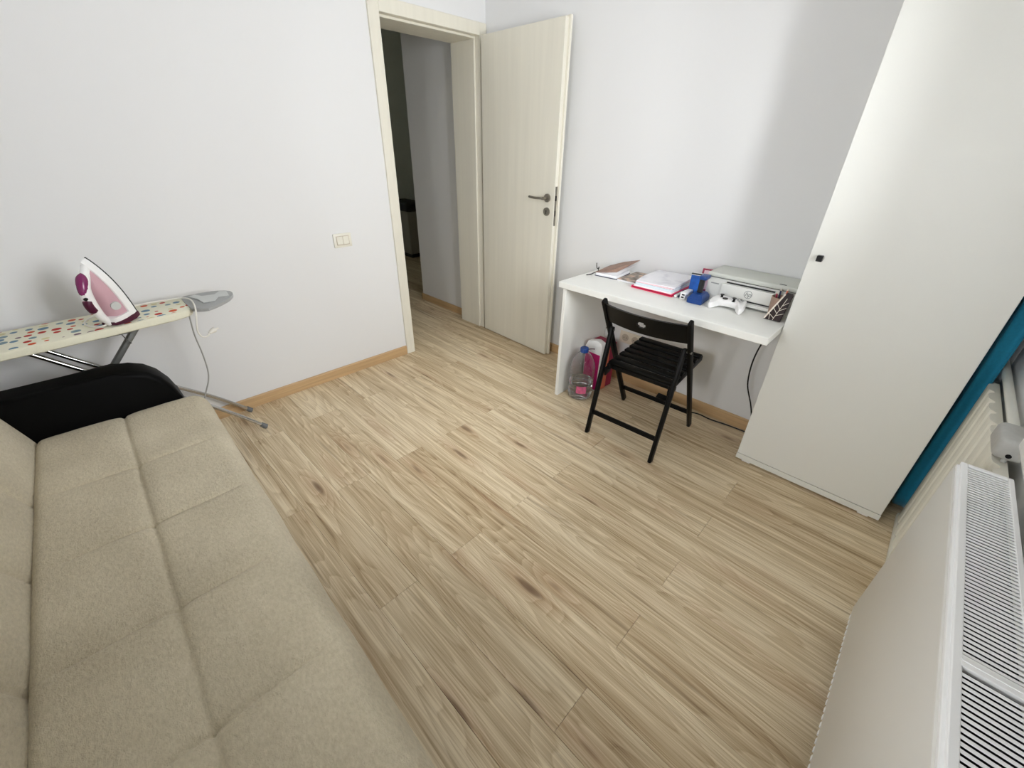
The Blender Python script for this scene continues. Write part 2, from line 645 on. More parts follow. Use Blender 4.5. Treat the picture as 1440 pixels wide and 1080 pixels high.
# walls
bm = bmesh.new()
box(bm, XL - 0.2, XL, YF - 0.3, VY0, -0.1, HC)
box(bm, XL - 0.2, XL, VY1, YB + WT, -0.1, HC)
box(bm, XL - 0.2, XL, VY0, VY1, -0.1, VZ0)
box(bm, XL - 0.2, XL, VY0, VY1, VZ1, HC)
struct(obj('wall_left', bm, 'wall'))
bm = bmesh.new()
box(bm, XR, XR + 0.2, YF - 0.3, YB + WT, -0.1, HC)
box(bm, XR, XR + 0.2, YB + WT, 3.55, -0.1, HC)
struct(obj('wall_right', bm, 'wall'))
bm = bmesh.new()
box(bm, XL, DX0 - LT, YB, YB + WT, -0.1, HC)
box(bm, DX1 + LT, XR, YB, YB + WT, -0.1, HC)
box(bm, DX0 - LT, DX1 + LT, YB, YB + WT, DZ + LT, HC)
struct(obj('wall_back', bm, 'wall'))
bm = bmesh.new()
box(bm, XL, WX0, YF - 0.3, YF, -0.1, HC)
box(bm, WX1, XR, YF - 0.3, YF, -0.1, HC)
box(bm, WX0, WX1, YF - 0.3, YF, -0.1, WZ0)
box(bm, WX0, WX1, YF - 0.3, YF, WZ1, HC)
struct(obj('wall_front', bm, 'wall'))
struct(obj('ceiling', B(XL - 0.2, HX1 + 0.1, YF - 0.3, HY1 + 0.1, HC, HC + 0.15), 'ceiling'))
# hallway shell
struct(obj('wall_hall_left', B(1.0, 1.2, YB + WT, HY1, -0.1, HC), 'hall_wall'))
struct(obj('wall_hall_end', B(1.0, HX1 + 0.1, HY1, HY1 + 0.1, -0.1, HC), 'hall_end'))
struct(obj('wall_hall_right', B(HX1, HX1 + 0.1, 3.55, HY1, -0.1, HC), 'hall_end'))
struct(obj('wall_hall_return', B(XR + 0.2, HX1, 3.45, 3.55, -0.1, HC), 'hall_wall'))


# baseboards
def base_prof(t=0.013, h=0.066):
    return [(0, 0), (t, 0), (t, h - 0.006), (t - 0.005, h), (0, h)]


bm = bmesh.new()
prism(bm, [(YB - a, b) for a, b in base_prof()], XL, DX0 - 0.068, 'x')
struct(obj('baseboard_back', bm, 'oak_trim'))
bm = bmesh.new()
prism(bm, [(XR - a, b) for a, b in base_prof()], YF, YB - 0.02, 'y')
struct(obj('baseboard_right', bm, 'oak_trim'))
bm = bmesh.new()
prism(bm, [(XR - a, b) for a, b in base_prof(0.013, 0.062)], YB + WT + 0.002, 3.56, 'y')
box(bm, XR - 0.013, XR + 0.2, 3.55, 3.563, 0, 0.062)
struct(obj('baseboard_hall', bm, 'oak_trim'))
bm = bmesh.new()
prism(bm, [(XL + a, b) for a, b in base_prof()], YF, YB - 0.02, 'y')
struct(obj('baseboard_left', bm, 'oak_trim'))

# door frame: casing boards and lining boards
tr = struct(sempty('trim_1', (DX0, YB, 0)))


def tpart(name, x0, x1, y0, y1, z0, z1, bev=0.002):
    return obj(name, B(x0 - DX0, x1 - DX0, y0 - YB, y1 - YB, z0, z1, bev=bev), 'doorwood', tr)


CW = 0.066
tpart('casing', DX0 - CW, DX0, YB - 0.014, YB, 0, DZ + CW)
tpart('casing', DX1, XR - 0.003, YB - 0.014, YB, 0, DZ + CW)
tpart('casing', DX0, DX1, YB - 0.014, YB, DZ, DZ + CW)
tpart('lining', DX0 - LT + 0.001, DX0, YB, YB + WT + 0.002, 0, DZ)
tpart('lining', DX1, DX1 + LT - 0.001, YB, YB + WT + 0.002, 0, DZ)
tpart('lining', DX0 - LT + 0.001, DX1 + LT - 0.001, YB, YB + WT + 0.002, DZ, DZ + LT - 0.001)
tpart('door_stop', DX0, DX0 + 0.013, YB + 0.03, YB + WT + 0.001, 0, DZ - 0.013)
tpart('door_stop', DX1 - 0.013, DX1, YB + 0.03, YB + WT + 0.001, 0, DZ - 0.013)
tpart('door_stop', DX0, DX1, YB + 0.03, YB + WT + 0.001, DZ - 0.013, DZ)

# door leaf swung open along the desk wall
door = struct(sempty('door_1', (2.280, 2.527, 0), R(-92.17)))
bm = bmesh.new()
box(bm, 0.0, 0.705, 0.0, 0.028, 0.007, 2.000, 0.0015)
box(bm, -0.008, 0.719, 0.028, 0.044, 0.007, 2.008, 0.002)
leaf = obj('door_leaf', bm, 'doorwood', door)
bm = bmesh.new()
bmesh.ops.create_cone(bm, cap_ends=True, segments=28, radius1=0.026, radius2=0.025, depth=0.009, matrix=Matrix.Translation((0.648, -0.0045, 1.106)) @ Matrix.Rotation(R(90), 4, 'X'))
tube(bm, [(0.648, 0, 1.106), (0.648, -0.045, 1.106)], 0.0095, 12)
hp = smoothpath([(0.652, -0.046, 1.106), (0.63, -0.049, 1.106), (0.58, -0.050, 1.104), (0.53, -0.048, 1.108)], 6)
tube(bm, hp, [0.0115] * 4 + [0.0095] * (len(hp) - 4), 12, flat=(1.0, 0.8))
obj('handle', bm, 'steel', leaf, True)
bm = bmesh.new()
bmesh.ops.create_cone(bm, cap_ends=True, segments=28, radius1=0.026, radius2=0.025, depth=0.008, matrix=Matrix.Translation((0.648, -0.004, 1.024)) @ Matrix.Rotation(R(90), 4, 'X'))
esc = obj('keyhole_plate', bm, 'steel', leaf, True)
bm = bmesh.new()
box(bm, 0.6455, 0.6505, -0.0088, -0.0078, 1.010, 1.026)
bmesh.ops.create_cone(bm, cap_ends=True, segments=12, radius1=0.0045, radius2=0.0045, depth=0.001, matrix=Matrix.Translation((0.648, -0.0083, 1.028)) @ Matrix.Rotation(R(90), 4, 'X'))
obj('keyhole', bm, 'knob_black', leaf)
obj('lock_plate', B(0.7045, 0.7062, 0.006, 0.024, 0.94, 1.175), 'steel', leaf)
obj('latch', B(0.705, 0.7085, 0.008, 0.022, 1.092, 1.122, bev=0.001), 'knob_black', leaf)
obj('bolt', B(0.705, 0.7072, 0.010, 0.017, 1.000, 1.034), 'knob_black', leaf)
for hz in (0.25, 1.0, 1.75):
    obj('hinge', T([(-0.004, 0.05, hz - 0.04), (-0.004, 0.05, hz + 0.04)], 0.007, 10), 'steel', door, True)

# windows (both behind the camera's shoulders, the sofa wall one added for fill)
def window(name, loc, rz, ww, wh):
    win = struct(sempty(name, loc, rz))

    def wp(nm, x0, x1, y0, y1, z0, z1, m='pvc', bev=0.003):
        return obj(nm, B(x0, x1, y0, y1, z0, z1, bev=bev), m, win)
    for a in ((0, ww, 0, 0.05), (0, ww, wh - 0.05, wh), (0, 0.05, 0.05, wh - 0.05), (ww - 0.05, ww, 0.05, wh - 0.05), (ww / 2 - 0.03, ww / 2 + 0.03, 0.05, wh - 0.05)):
        wp('window_frame', a[0], a[1], -0.15, -0.08, a[2], a[3])
    for s in (0, 1):
        xa, xb = (0.05, ww / 2 - 0.03) if s == 0 else (ww / 2 + 0.03, ww - 0.05)
        za, zb = 0.05, wh - 0.05
        bm = bmesh.new()
        for a in ((xa, xb, za, za + 0.055), (xa, xb, zb - 0.055, zb), (xa, xa + 0.055, za + 0.055, zb - 0.055), (xb - 0.055, xb, za + 0.055, zb - 0.055)):
            box(bm, a[0], a[1], -0.145, -0.075, a[2], a[3], 0.003)
        sash = obj('sash', bm, 'pvc', win)
        obj('pane', B(xa + 0.05, xb - 0.05, -0.115, -0.111, za + 0.05, zb - 0.05), 'glass', sash)
    bm = bmesh.new()
    box(bm, ww / 2 + 0.045, ww / 2 + 0.07, -0.075, -0.065, wh / 2 - 0.03, wh / 2 + 0.03, 0.003)
    tube(bm, [(ww / 2 + 0.057, -0.065, wh / 2), (ww / 2 + 0.057, -0.03, wh / 2)], 0.007, 10)
    box(bm, ww / 2 + 0.049, ww / 2 + 0.066, -0.036, -0.024, wh / 2 - 0.13, wh / 2 + 0.01, 0.004, 2)
    obj('window_handle', bm, 'white_plastic', win, True)
    return win


win = window('window_1', (WX0, YF, WZ0), 0, WX1 - WX0, WZ1 - WZ0)
window('added_fill_window', (XL, VY1, VZ0), R(-90), VY1 - VY0, VZ1 - VZ0)  # invented window out of view, added to brighten wardrobe and desk wall
# sill board, its far end stopping short of the wardrobe
obj('window_sill', B(-0.63, 1.30 - WX0, 0.0, 0.093, -0.053, -0.004, bev=0.012, seg=3), 'pvc', win, True)

# ================================================================ SOFA
sofa = thing('sofa', 'beige quilted sofa bed with black leatherette arms along the wall', 'sofa', (0, 2.09, 0), R(-1.6))
SEAMS = [-0.42, -0.766, -1.115, -1.45, -1.79]
VL = -1.99
MID = -0.092


def seam_dip(v, s=0.011):
    return max(math.exp(-((v - q) / s) ** 2) for q in SEAMS)


def puff(v):
    edges = [0.0] + SEAMS + [VL]
    for a, b in zip(edges, edges[1:]):
        if b <= v <= a:
            t = (a - v) / (a - b)
            return (4 * t * (1 - t)) ** 0.35
    return 0


bm = bmesh.new()
NU, NV = 130, 520
# seat cross section: points (x, z, seam weight)
prof = []
for i in range(NU + 1):
    s = i / NU
    if s < 0.10:
        a = s / 0.10 * math.pi / 2
        prof.append((-0.352 + 0.035 * (1 - math.cos(a)), 0.385 + 0.043 * math.sin(a)))
    elif s < 0.80:
        prof.append((-0.317 + (0.130 + 0.317) * (s - 0.10) / 0.70, 0.428))
    else:
        a = (s - 0.80) / 0.20 * math.pi * 0.5
        prof.append((0.130 + 0.062 * math.sin(a), 0.428 - 0.075 * (1 - math.cos(a))))
prof.append((0.190, 0.30))
prof.append((0.186, 0.16))
grid = []
for j in range(NV + 1):
    v = -0.002 + (VL + 0.002) * j / NV
    row = []
    pf = puff(v)
    endr = min(1.0, (-v + 0.004) / 0.05, (v - VL) / 0.05)
    endd = 0.022 * (1 - math.sqrt(max(0, 1 - (1 - max(0, endr)) ** 2)))
    sd, sdw = seam_dip(v, 0.0055), seam_dip(v, 0.022)
    for i, (x, z) in enumerate(prof):
        top = 1.0 if z > 0.40 else max(0.0, (z - 0.34) / 0.06)
        m_ = math.exp(-((x - MID) / 0.0065) ** 2)
        mw = math.exp(-((x - MID) / 0.025) ** 2)
        near_mid = math.exp(-abs(x - MID) / 0.16)
        fade = min(1.0, max(0.0, (0.150 - x) / 0.05)) * min(1.0, max(0.15, (x + 0.34) / 0.06))
        dz = -0.009 * m_ - 0.006 * mw
        dz -= (0.008 * sd + 0.004 * sdw) * (0.35 + 0.65 * near_mid) * fade
        dz += 0.002 * (pf - 0.6)
        nz = mnoise.noise(Vector((x * 7, v * 7, 0.3))) * 0.0022 + mnoise.noise(Vector((x * 26, v * 26, 4.3))) * 0.0007
        wx = 0.004 * mnoise.noise(Vector((v * 5, 0.1, 2))) if x > 0.15 else 0.0
        row.append(bm.verts.new((x + wx + (0.0022 * mnoise.noise(Vector((v * 9, x * 3, 8))) if m_ > 0.05 else 0), v, z + (dz + nz) * top - endd * top)))
    grid.append(row)
for j in range(NV):
    for i in range(len(prof) - 1):
        bm.faces.new((grid[j][i], grid[j][i + 1], grid[j + 1][i + 1], grid[j + 1][i]))
obj('seat_cushion', bm, 'fabric', sofa, True, 80)
# back cushion
bp = [(-0.338, 0.39), (-0.343, 0.41), (-0.352, 0.44), (-0.364, 0.475), (-0.378, 0.52), (-0.393, 0.57), (-0.410, 0.63), (-0.427, 0.69), (-0.446, 0.75), (-0.468, 0.80), (-0.50, 0.832), (-0.54, 0.845), (-0.58, 0.835), (-0.61, 0.80), (-0.615, 0.6), (-0.60, 0.39)]
bm = bmesh.new()
grid = []
for j in range(NV + 1):
    v = -0.002 + (VL + 0.002) * j / NV
    sd, sdw = seam_dip(v, 0.010), seam_dip(v, 0.045)
    row = []
    for i, (x, z) in enumerate(bp):
        f = 1.0 if i < 10 else 0.3
        dx = -(0.007 * sd + 0.006 * sdw) * f + 0.003 * mnoise.noise(Vector((z * 9, v * 8, 5)))
        row.append(bm.verts.new((x + dx, v, z)))
    grid.append(row)
for j in range(NV):
    for i in range(len(bp) - 1):
        bm.faces.new((grid[j][i], grid[j][i + 1], grid[j + 1][i + 1], grid[j + 1][i]))
obj('back_cushion', bm, 'fabric', sofa, True, 80)
obj('base', B(-0.60, 0.175, VL + 0.01, -0.01, 0.06, 0.36, bev=0.01), 'sofabase', sofa)
arm2 = [(0.118, 0.05), (0.120, 0.36), (0.112, 0.42), (0.096, 0.48), (0.070, 0.53), (0.036, 0.565), (-0.008, 0.585), (-0.06, 0.590), (-0.58, 0.590), (-0.61, 0.56), (-0.61, 0.05)]


def arm(v0, v1):
    bm = bmesh.new()
    prism(bm, arm2, v0, v1, 'y', 0.022, 4)
    o = obj('armrest', bm, 'leather', sofa, True, 50)
    o['label'] = 'black leatherette armrest with a rounded front'


arm(0.0, 0.135)
arm(VL - 0.115, VL)
for lx, ly in ((0.13, -0.08), (0.13, VL + 0.08), (-0.55, -0.08), (-0.55, VL + 0.08)):
    bm = bmesh.new()
    lathe(bm, [(0, 0), (0.018, 0), (0.024, 0.065), (0, 0.065)], 14, (lx, ly, 0))
    obj('leg', bm, 'sofabase', sofa, True)

# ================================================================ IRONING BOARD AND IRON
ib = thing('ironing_board', 'ironing board with a dotted cream cover between the sofa arm and wall', 'ironing board', (0, 2.345, 0))


def zt(x):
    return 0.733 + 0.012 * (x + 0.03) / 0.6


def ring_board(off, dz, n=10):
    """outline of the board, inset by off"""
    pts = []
    fr = [(-0.69, -0.02), (-0.66, -0.075), (-0.58, -0.115), (-0.44, -0.13), (-0.30, -0.13), (-0.1, -0.126), (0.10, -0.115), (0.22, -0.105), (0.268, -0.085), (0.285, -0.04)]
    bk = [(0.287, 0.05), (0.272, 0.105), (0.23, 0.122), (0.05, 0.13), (-0.2, 0.133), (-0.44, 0.13), (-0.58, 0.12), (-0.66, 0.08), (-0.69, 0.03)]
    cx, cy = -0.2, 0.0
    for x, y in fr + bk:
        sx = 1 - off / 0.49
        sy = 1 - off / 0.13
        pts.append((cx + (x - cx) * sx, cy + (y - cy) * sy, zt(x) + dz))
    P = smoothpath([Vector(p) for p in pts + [pts[0]]], 4)[:-1]
    return P


bm = bmesh.new()
rings = [ring_board(0.004, -0.034), ring_board(0.0, -0.030), ring_board(-0.001, -0.012), ring_board(0.002, -0.004), ring_board(0.009, 0.0)]
for r_ in rings[:2]:
    for i, p in enumerate(r_):
        p.z += 0.0025 * mnoise.noise(Vector((p.x * 16, p.y * 16, 1)))
V = [[bm.verts.new(p) for p in r_] for r_ in rings]
n = len(V[0])
for a, b in zip(V, V[1:]):
    for k in range(n):
        bm.faces.new((a[k], a[(k + 1) % n], b[(k + 1) % n], b[k]))
bm.faces.new(V[-1])
bm.faces.new(V[0][::-1])
obj('cover', bm, 'cover', ib, True, 35)
bm = bmesh.new()
for yy in (-0.06, 0.06):
    box(bm, -0.50, 0.06, yy - 0.01, yy + 0.01, 0.682, 0.70)
obj('under_rail', bm, 'greytube', ib)
bm = bmesh.new()
# iron rest : dished tray with two grips
rest = [(0.275, -0.105), (0.33, -0.150), (0.415, -0.088), (0.448, -0.045), (0.468, 0.0), (0.468, 0.05), (0.445, 0.085), (0.38, 0.112), (0.31, 0.110), (0.275, 0.09)]
rp = [(x, y) for x, y, z in smoothpath([(x, y, 0) for x, y in rest + [rest[0]]], 3)[:-1]]
prism(bm, rp, 0.724, 0.738, 'z', 0.003, 2)
for v in bm.verts:
    v.co.z += 0.012 * (v.co.x - 0.03) / 0.6
rst = obj('iron_rest', bm, 'rest_grey', ib, True)
rst['label'] = 'grey plastic iron rest'
bm = bmesh.new()
prism(bm, [(0.33, -0.07), (0.375, -0.075), (0.40, -0.02), (0.445, -0.03), (0.455, 0.05), (0.43, 0.075), (0.40, 0.03), (0.35, 0.04), (0.33, 0.085), (0.30, 0.075), (0.325, 0.0)], 0.7462, 0.7492, 'z', 0.001, 1)
obj('rest_mat', bm, 'rest_mat', rst)
# chrome front legs to the feet on the right, splayed at floor
for yt, yb_, xs in ((-0.045, -0.065, 0.0), (0.075, 0.165, -0.004)):
    pth = smoothpath([(-0.275 + xs, yt, 0.695), (-0.113 + xs, yt, 0.535), (0.09 + xs, yt + (yb_ - yt) * 0.2, 0.35), (0.26 + xs, yt + (yb_ - yt) * 0.65, 0.185), (0.405 + xs, yb_, 0.022)], 6)
    lg = obj('leg', T(pth, 0.0095, 12), 'chrome', ib, True)
    obj('rubber_foot', T([(0.392 + xs, yb_, 0.038), (0.405 + xs, yb_, 0.0205), (0.413 + xs, yb_, 0.0145)], [0.0125, 0.0145, 0.0135], 12), 'rubber', lg, True)
bm = bmesh.new()
bar(bm, (0.088, 0.018, 0.690), (-0.50, 0.018, 0.018), 0.034, 0.022, (0, 1, 0), 0.006)
lg = obj('leg', bm, 'greytube', ib, True)
bm = bmesh.new()
tube(bm, [(-0.51, -0.13, 0.0155), (-0.51, 0.165, 0.0155)], 0.0115, 12)
obj('foot_bar', bm, 'greytube', lg, True)
obj('pivot_bolt', T([(-0.075, -0.058, 0.503), (-0.075, 0.09, 0.503)], 0.006, 10), 'steel', ib, True)
obj('lock_wire', T([(0.012, -0.05, 0.700), (0.024, -0.05, 0.655), (0.035, -0.03, 0.625), (0.035, 0.0, 0.62)], 0.0022, 6), 'greytube', ib, True)
obj('cable', T(smoothpath([(0.267, -0.035, 0.706), (0.258, -0.035, 0.603), (0.260, -0.035, 0.503), (0.256, -0.035, 0.416), (0.243, -0.035, 0.361), (0.218, -0.035, 0.31), (0.200, -0.04, 0.276), (0.195, -0.045, 0.255)], 6), 0.0032, 6), 'cord_grey', ib, True)

# steam iron on its heel
iron = thing('steam_iron', 'pink and white steam iron standing on its heel on the ironing board', 'iron', (0.036, 2.287, 0.7385), 0)
# local iron frame: L up along the iron, N sole normal, S side
tl = R(12)
az = R(52)
Nd = Vector((math.cos(az), math.sin(az), 0))
Ld = Vector((0, 0, 1)) * math.cos(tl) - Nd * math.sin(tl)
Nn = Nd * math.cos(tl) + Vector((0, 0, 1)) * math.sin(tl)
Sd = Ld.cross(Nn)


def I(l, n_, s):
    p = Ld * l + Nn * (n_ + 0.030) + Sd * s
    return p + Vector((0, 0, 0.0))


def halfw(l):
    t = min(1, max(0, l / 0.262))
    return 0.060 * (1 - t ** 2.9) ** 0.92 + 0.0005


def slab_iron(l0, l1, n0, n1, inset=0.0, N=22, lift=lambda l: 0):
    rings = []
    left, right = [], []
    for i in range(N + 1):
        l = l0 + (l1 - l0) * i / N
        w = max(0.0008, halfw(l) - inset)
        left.append((l, w))
        right.append((l, -w))
    out = left + right[::-1]
    return [[I(l, n0, s) for l, s in out], [I(l, n1 + lift(l), s) for l, s in out]]


def iron_part(name, rings, m, sm=True, sh=50):
    bm = bmesh.new()
    loft(bm, rings)
    return obj(name, bm, m, iron, sm, sh)


iron_part('soleplate', slab_iron(0.027, 0.262, 0.0, -0.006), 'soleplate', False)
r1 = slab_iron(0.026, 0.260, -0.006, -0.024, 0.0)
r2 = slab_iron(0.026, 0.256, -0.024, -0.034, 0.005)
iron_part('skirt', [r1[0], r1[1], r2[1]], 'white_plastic')
# water tank: tapering hump
rr = []
for q, (n_, ins, lo, hi) in enumerate(((-0.028, 0.009, 0.040, 0.236), (-0.045, 0.014, 0.038, 0.215), (-0.060, 0.020, 0.038, 0.190), (-0.070, 0.030, 0.042, 0.160))):
    rr.append(slab_iron(lo, hi, n_, n_, ins)[0])
iron_part('water_tank', rr, 'pink_clear')
iron_part('rear_body', [slab_iron(0.026, 0.044, q, q, i_)[0] for q, i_ in ((-0.030, 0.004), (-0.055, 0.010), (-0.078, 0.022), (-0.090, 0.034))], 'white_plastic')
# white spine and handle
bm = bmesh.new()
spine = smoothpath([I(0.235, -0.026, 0), I(0.205, -0.062, 0), I(0.175, -0.092, 0), I(0.13, -0.104, 0), I(0.07, -0.102, 0), I(0.020, -0.085, 0)], 6)
tube(bm, spine, [0.010 + 0.008 * math.sin(math.pi * min(1, i / (len(spine) - 1) * 0.9 + 0.1)) for i in range(len(spine))], 14, flat=(1.0, 1.15))
obj('handle', bm, 'white_plastic', iron, True, 70)
bm = bmesh.new()
tube(bm, smoothpath([I(0.225, -0.055, 0), I(0.205, -0.078, 0), I(0.175, -0.100, 0), I(0.155, -0.110, 0)], 5), [0.004, 0.008, 0.012, 0.015, 0.017, 0.018, 0.018, 0.018, 0.017, 0.017, 0.016, 0.015, 0.014, 0.013, 0.011, 0.008], 14)
obj('spray_cap', bm, 'purple', iron, True, 70)
bm = bmesh.new()
tube(bm, smoothpath([I(0.140, -0.112, 0), I(0.125, -0.118, 0), I(0.105, -0.117, 0), I(0.09, -0.110, 0)], 4), [0.008] + [0.015] * 10 + [0.011, 0.006], 14)
obj('grip', bm, 'darkpurple', iron, True, 70)
bm = bmesh.new()
tube(bm, [I(0.150, -0.116, -0.006), I(0.150, -0.124, -0.006)], 0.006, 12)
obj('steam_button', bm, 'knob_black', iron, True)
# body link tank-handle on both ends, heel block
bm = bmesh.new()
rr = []
for l in (0.0, 0.005, 0.022, 0.028):
    k = 0.95 if l in (0.0, 0.028) else 1.10
    rr.append([I(l, a, b * k) for a, b in ((0.004, 0.054), (-0.026, 0.056), (-0.060, 0.046), (-0.092, 0.022), (-0.092, -0.022), (-0.060, -0.046), (-0.026, -0.056), (0.004, -0.054))])
loft(bm, rr)
for v in bm.verts:
    v.co.z = max(v.co.z, 0.0005)
obj('heel', bm, 'darkpurple', iron, True, 30)
for sg in (1, -1):
    obj('temperature_dial', T([I(0.085, -0.055, sg * 0.036), I(0.085, -0.062, sg * 0.044)], 0.016, 20), 'rest_mat', iron, True)
# cord: loop beside the heel, along the back of the board, over the end and down to the plug
il = Vector(iron.location)
cp = [(0.012, 2.275, 0.757), (-0.008, 2.238, 0.747), (-0.035, 2.240, 0.742), (-0.062, 2.275, 0.741), (-0.072, 2.335, 0.741), (-0.045, 2.395, 0.741), (0.03, 2.435, 0.742), (0.14, 2.445, 0.744), (0.23, 2.43, 0.747), (0.275, 2.400, 0.752), (0.294, 2.335, 0.757), (0.292, 2.262, 0.755), (0.286, 2.222, 0.742), (0.276, 2.206, 0.71), (0.266, 2.202, 0.675), (0.262, 2.202, 0.645), (0.270, 2.202, 0.622), (0.288, 2.205, 0.617), (0.302, 2.208, 0.628)]
obj('cord', T(smoothpath([Vector(p) - il for p in cp], 6), 0.0034, 8), 'cord_white', iron, True)
bm = bmesh.new()
c = Vector((0.302, 2.208, 0.628)) - il
tube(bm, [c, c + Vector((0.014, 0.004, 0.006)), c + Vector((0.026, 0.008, 0.008))], [0.006, 0.011, 0.012], 12)
tube(bm, [c + Vector((0.026, 0.002, 0.008)), c + Vector((0.042, 0.006, 0.010))], 0.0022, 6)
tube(bm, [c + Vector((0.026, 0.014, 0.008)), c + Vector((0.042, 0.018, 0.010))], 0.0022, 6)
obj('plug', bm, 'cord_white', iron, True)

# wall switch by the door
sw = thing('light_switch', 'ivory two-gang light switch on the white wall beside the door frame', 'switch', (1.162, YB, 0.877))
obj('plate', B(-0.056, 0.056, -0.009, 0, -0.040, 0.040, bev=0.003, seg=2), 'switch', sw, True)
obj('rim', B(-0.040, 0.040, -0.011, -0.008, -0.026, 0.026, bev=0.001), 'socket_in', sw)
obj('rocker', B(-0.037, -0.001, -0.0135, -0.009, -0.023, 0.023, bev=0.0015), 'switch', sw)
obj('rocker', B(0.001, 0.037, -0.0135, -0.009, -0.023, 0.023, bev=0.0015), 'switch', sw)

# ================================================================ DESK
DT = 0.738
desk = thing('desk', 'white wall desk with one side panel beside the wardrobe', 'desk', (1.852, 0.334, 0))
obj('desktop', B(0, XR - 1.854, 0, 1.091, 0.704, DT, bev=0.002), 'white_board', desk)
obj('side_panel', B(0.012, XR - 1.854 - 0.014, 1.044, 1.066, 0, 0.704, bev=0.0015), 'white_board', desk)
obj('wall_batten', B(XR - 1.854 - 0.022, XR - 1.854, 0.03, 1.044, 0.62, 0.704, bev=0.001), 'white_board', desk)

# ================================================================ WARDROBE
wd = thing('wardrobe', 'tall narrow white wardrobe with a small black knob beside the desk', 'wardrobe', (2.044, -0.268, 0))
WH = 2.36
bm = bmesh.new()
box(bm, 0.0, XR - 2.046, 0, 0.6, 0.012, 0.040)
box(bm, 0.020, XR - 2.046, 0, 0.018, 0.040, WH)
box(bm, 0.020, XR - 2.046, 0.582, 0.6, 0.040, WH)
box(bm, 0.020, XR - 2.046, 0.018, 0.582, WH - 0.018, WH)
box(bm, XR - 2.052, XR - 2.046, 0.018, 0.582, 0.04, WH - 0.018)
obj('carcass', bm, 'ward', wd)
dr = obj('wardrobe_door', B(0, 0.018, 0.0015, 0.5985, 0.0435, WH - 0.002, bev=0.0012), 'ward', wd)
kb = obj('knob', B(-0.022, 0, 0.551, 0.571, 1.026, 1.048, bev=0.001), 'knob_black', dr)
kb['label'] = 'small square black knob'
for fy in (0.035, 0.53):
    obj('foot', B(0.006, 0.05, fy, fy + 0.04, 0, 0.012, bev=0.002), 'white_plastic', wd)
    obj('foot', B(0.25, 0.30, fy, fy + 0.04, 0, 0.012, bev=0.002), 'white_plastic', wd)

# ================================================================ CHAIR
ch = thing('folding_chair', 'black wooden folding chair with slatted seat at the white desk', 'chair', (1.68, 0.818, 0), R(2.7))
PY, LY, SY = 0.210, 0.189, 0.168
fx = 0.467           # far feet
for s in (-1, 1):
    bm = bmesh.new()
    bar(bm, (fx, s * PY, 0.004), (0.034, s * PY, 0.762), 0.020, 0.034, (0, 1, 0), 0.007)
    o = obj('back_post', bm, 'chair', ch, True)
    bm = bmesh.new()
    bar(bm, (0.0, s * LY, 0.003), (0.118, s * LY, 0.605), 0.020, 0.034, (0, 1, 0), 0.007)
    obj('leg', bm, 'chair', ch, True)
    bm = bmesh.new()
    bar(bm, (0.10, s * SY, 0.388), (0.495, s * SY, 0.418), 0.020, 0.034, (0, 1, 0), 0.006)
    obj('seat_rail', bm, 'chair', ch, True)
    bm = bmesh.new()
    tube(bm, [(0.120, s * (PY + 0.012), 0.590), (0.120, s * (LY - 0.013), 0.590)], 0.006, 10)
    obj('pivot', bm, 'steel', ch, True)
    bm = bmesh.new()
    bar(bm, (0.075, s * (LY - 0.016), 0.365), (0.13, s * (LY - 0.016), 0.376), 0.010, 0.050, (0, 1, 0), 0.004)
    obj('hook_block', bm, 'chair', ch, True)
for i in range(7):
    x = 0.128 + i * 0.0555
    bm = bmesh.new()
    z = 0.388 + 0.030 * (x - 0.10) / 0.395 + 0.019
    box(bm, x - 0.0215, x + 0.0215, -SY - 0.008, SY + 0.008, z - 0.004, z + 0.009, 0.003, 2)
    obj('slat', bm, 'chair', ch, True)
for px_, pz, yy, hh in ((0.026, 0.133, LY, 0.024), (fx - 0.433 * 0.118, 0.115, PY, 0.024)):
    bm = bmesh.new()
    box(bm, px_ - 0.008, px_ + 0.008, -yy, yy, pz - hh / 2, pz + hh / 2, 0.003, 2)
    obj('stretcher', bm, 'chair', ch, True)
bm = bmesh.new()
box(bm, 0.118, 0.134, -LY, LY, 0.372, 0.396, 0.003, 2)
obj('stretcher', bm, 'chair', ch, True)
# curved backrest with an oblong finger hole
bm = bmesh.new()
NB = 56
z0b, z1b = 0.640, 0.742


def back_pt(y, t, side):
    z = z0b + (z1b - z0b) * t
    bow = 0.045 * (1 - (y / PY) ** 2)
    xx = fx - (fx - 0.034) * z / 0.762 - bow
    return Vector((xx + side * 0.0075, y, z))


ts = [0, 0.12, 0.25, 0.36, 0.44, 0.52, 0.60, 0.68, 0.76, 0.88, 1.0]
ys = [-PY + 2 * PY * i / NB for i in range(NB + 1)]
vs = [[[bm.verts.new(back_pt(y, t, sd)) for t in ts] for y in ys] for sd in (-1, 1)]


def inhole(i, j):
    y = (ys[i] + ys[i + 1]) / 2
    t = (ts[j] + ts[j + 1]) / 2
    return ((y / 0.024) ** 2 + ((t - 0.52) / 0.17) ** 2) < 1


for i in range(NB):
    for j in range(len(ts) - 1):
        if inhole(i, j):
            continue
        for sd in (0, 1):
            bm.faces.new((vs[sd][i][j], vs[sd][i + 1][j], vs[sd][i + 1][j + 1], vs[sd][i][j + 1]))
for e in [e for e in bm.edges if e.is_boundary]:
    pass
idx = {}
for i in range(NB + 1):
    for j in range(len(ts)):
        idx[vs[0][i][j]] = vs[1][i][j]
bound = [e for e in bm.edges if e.is_boundary and e.verts[0] in idx and e.verts[1] in idx]
for e in bound:
    a, b = e.verts
    bm.faces.new((a, b, idx[b], idx[a]))
for v in [v for v in bm.verts if not v.link_faces]:
    bm.verts.remove(v)
obj('backrest', bm, 'chair', ch, True, 45)

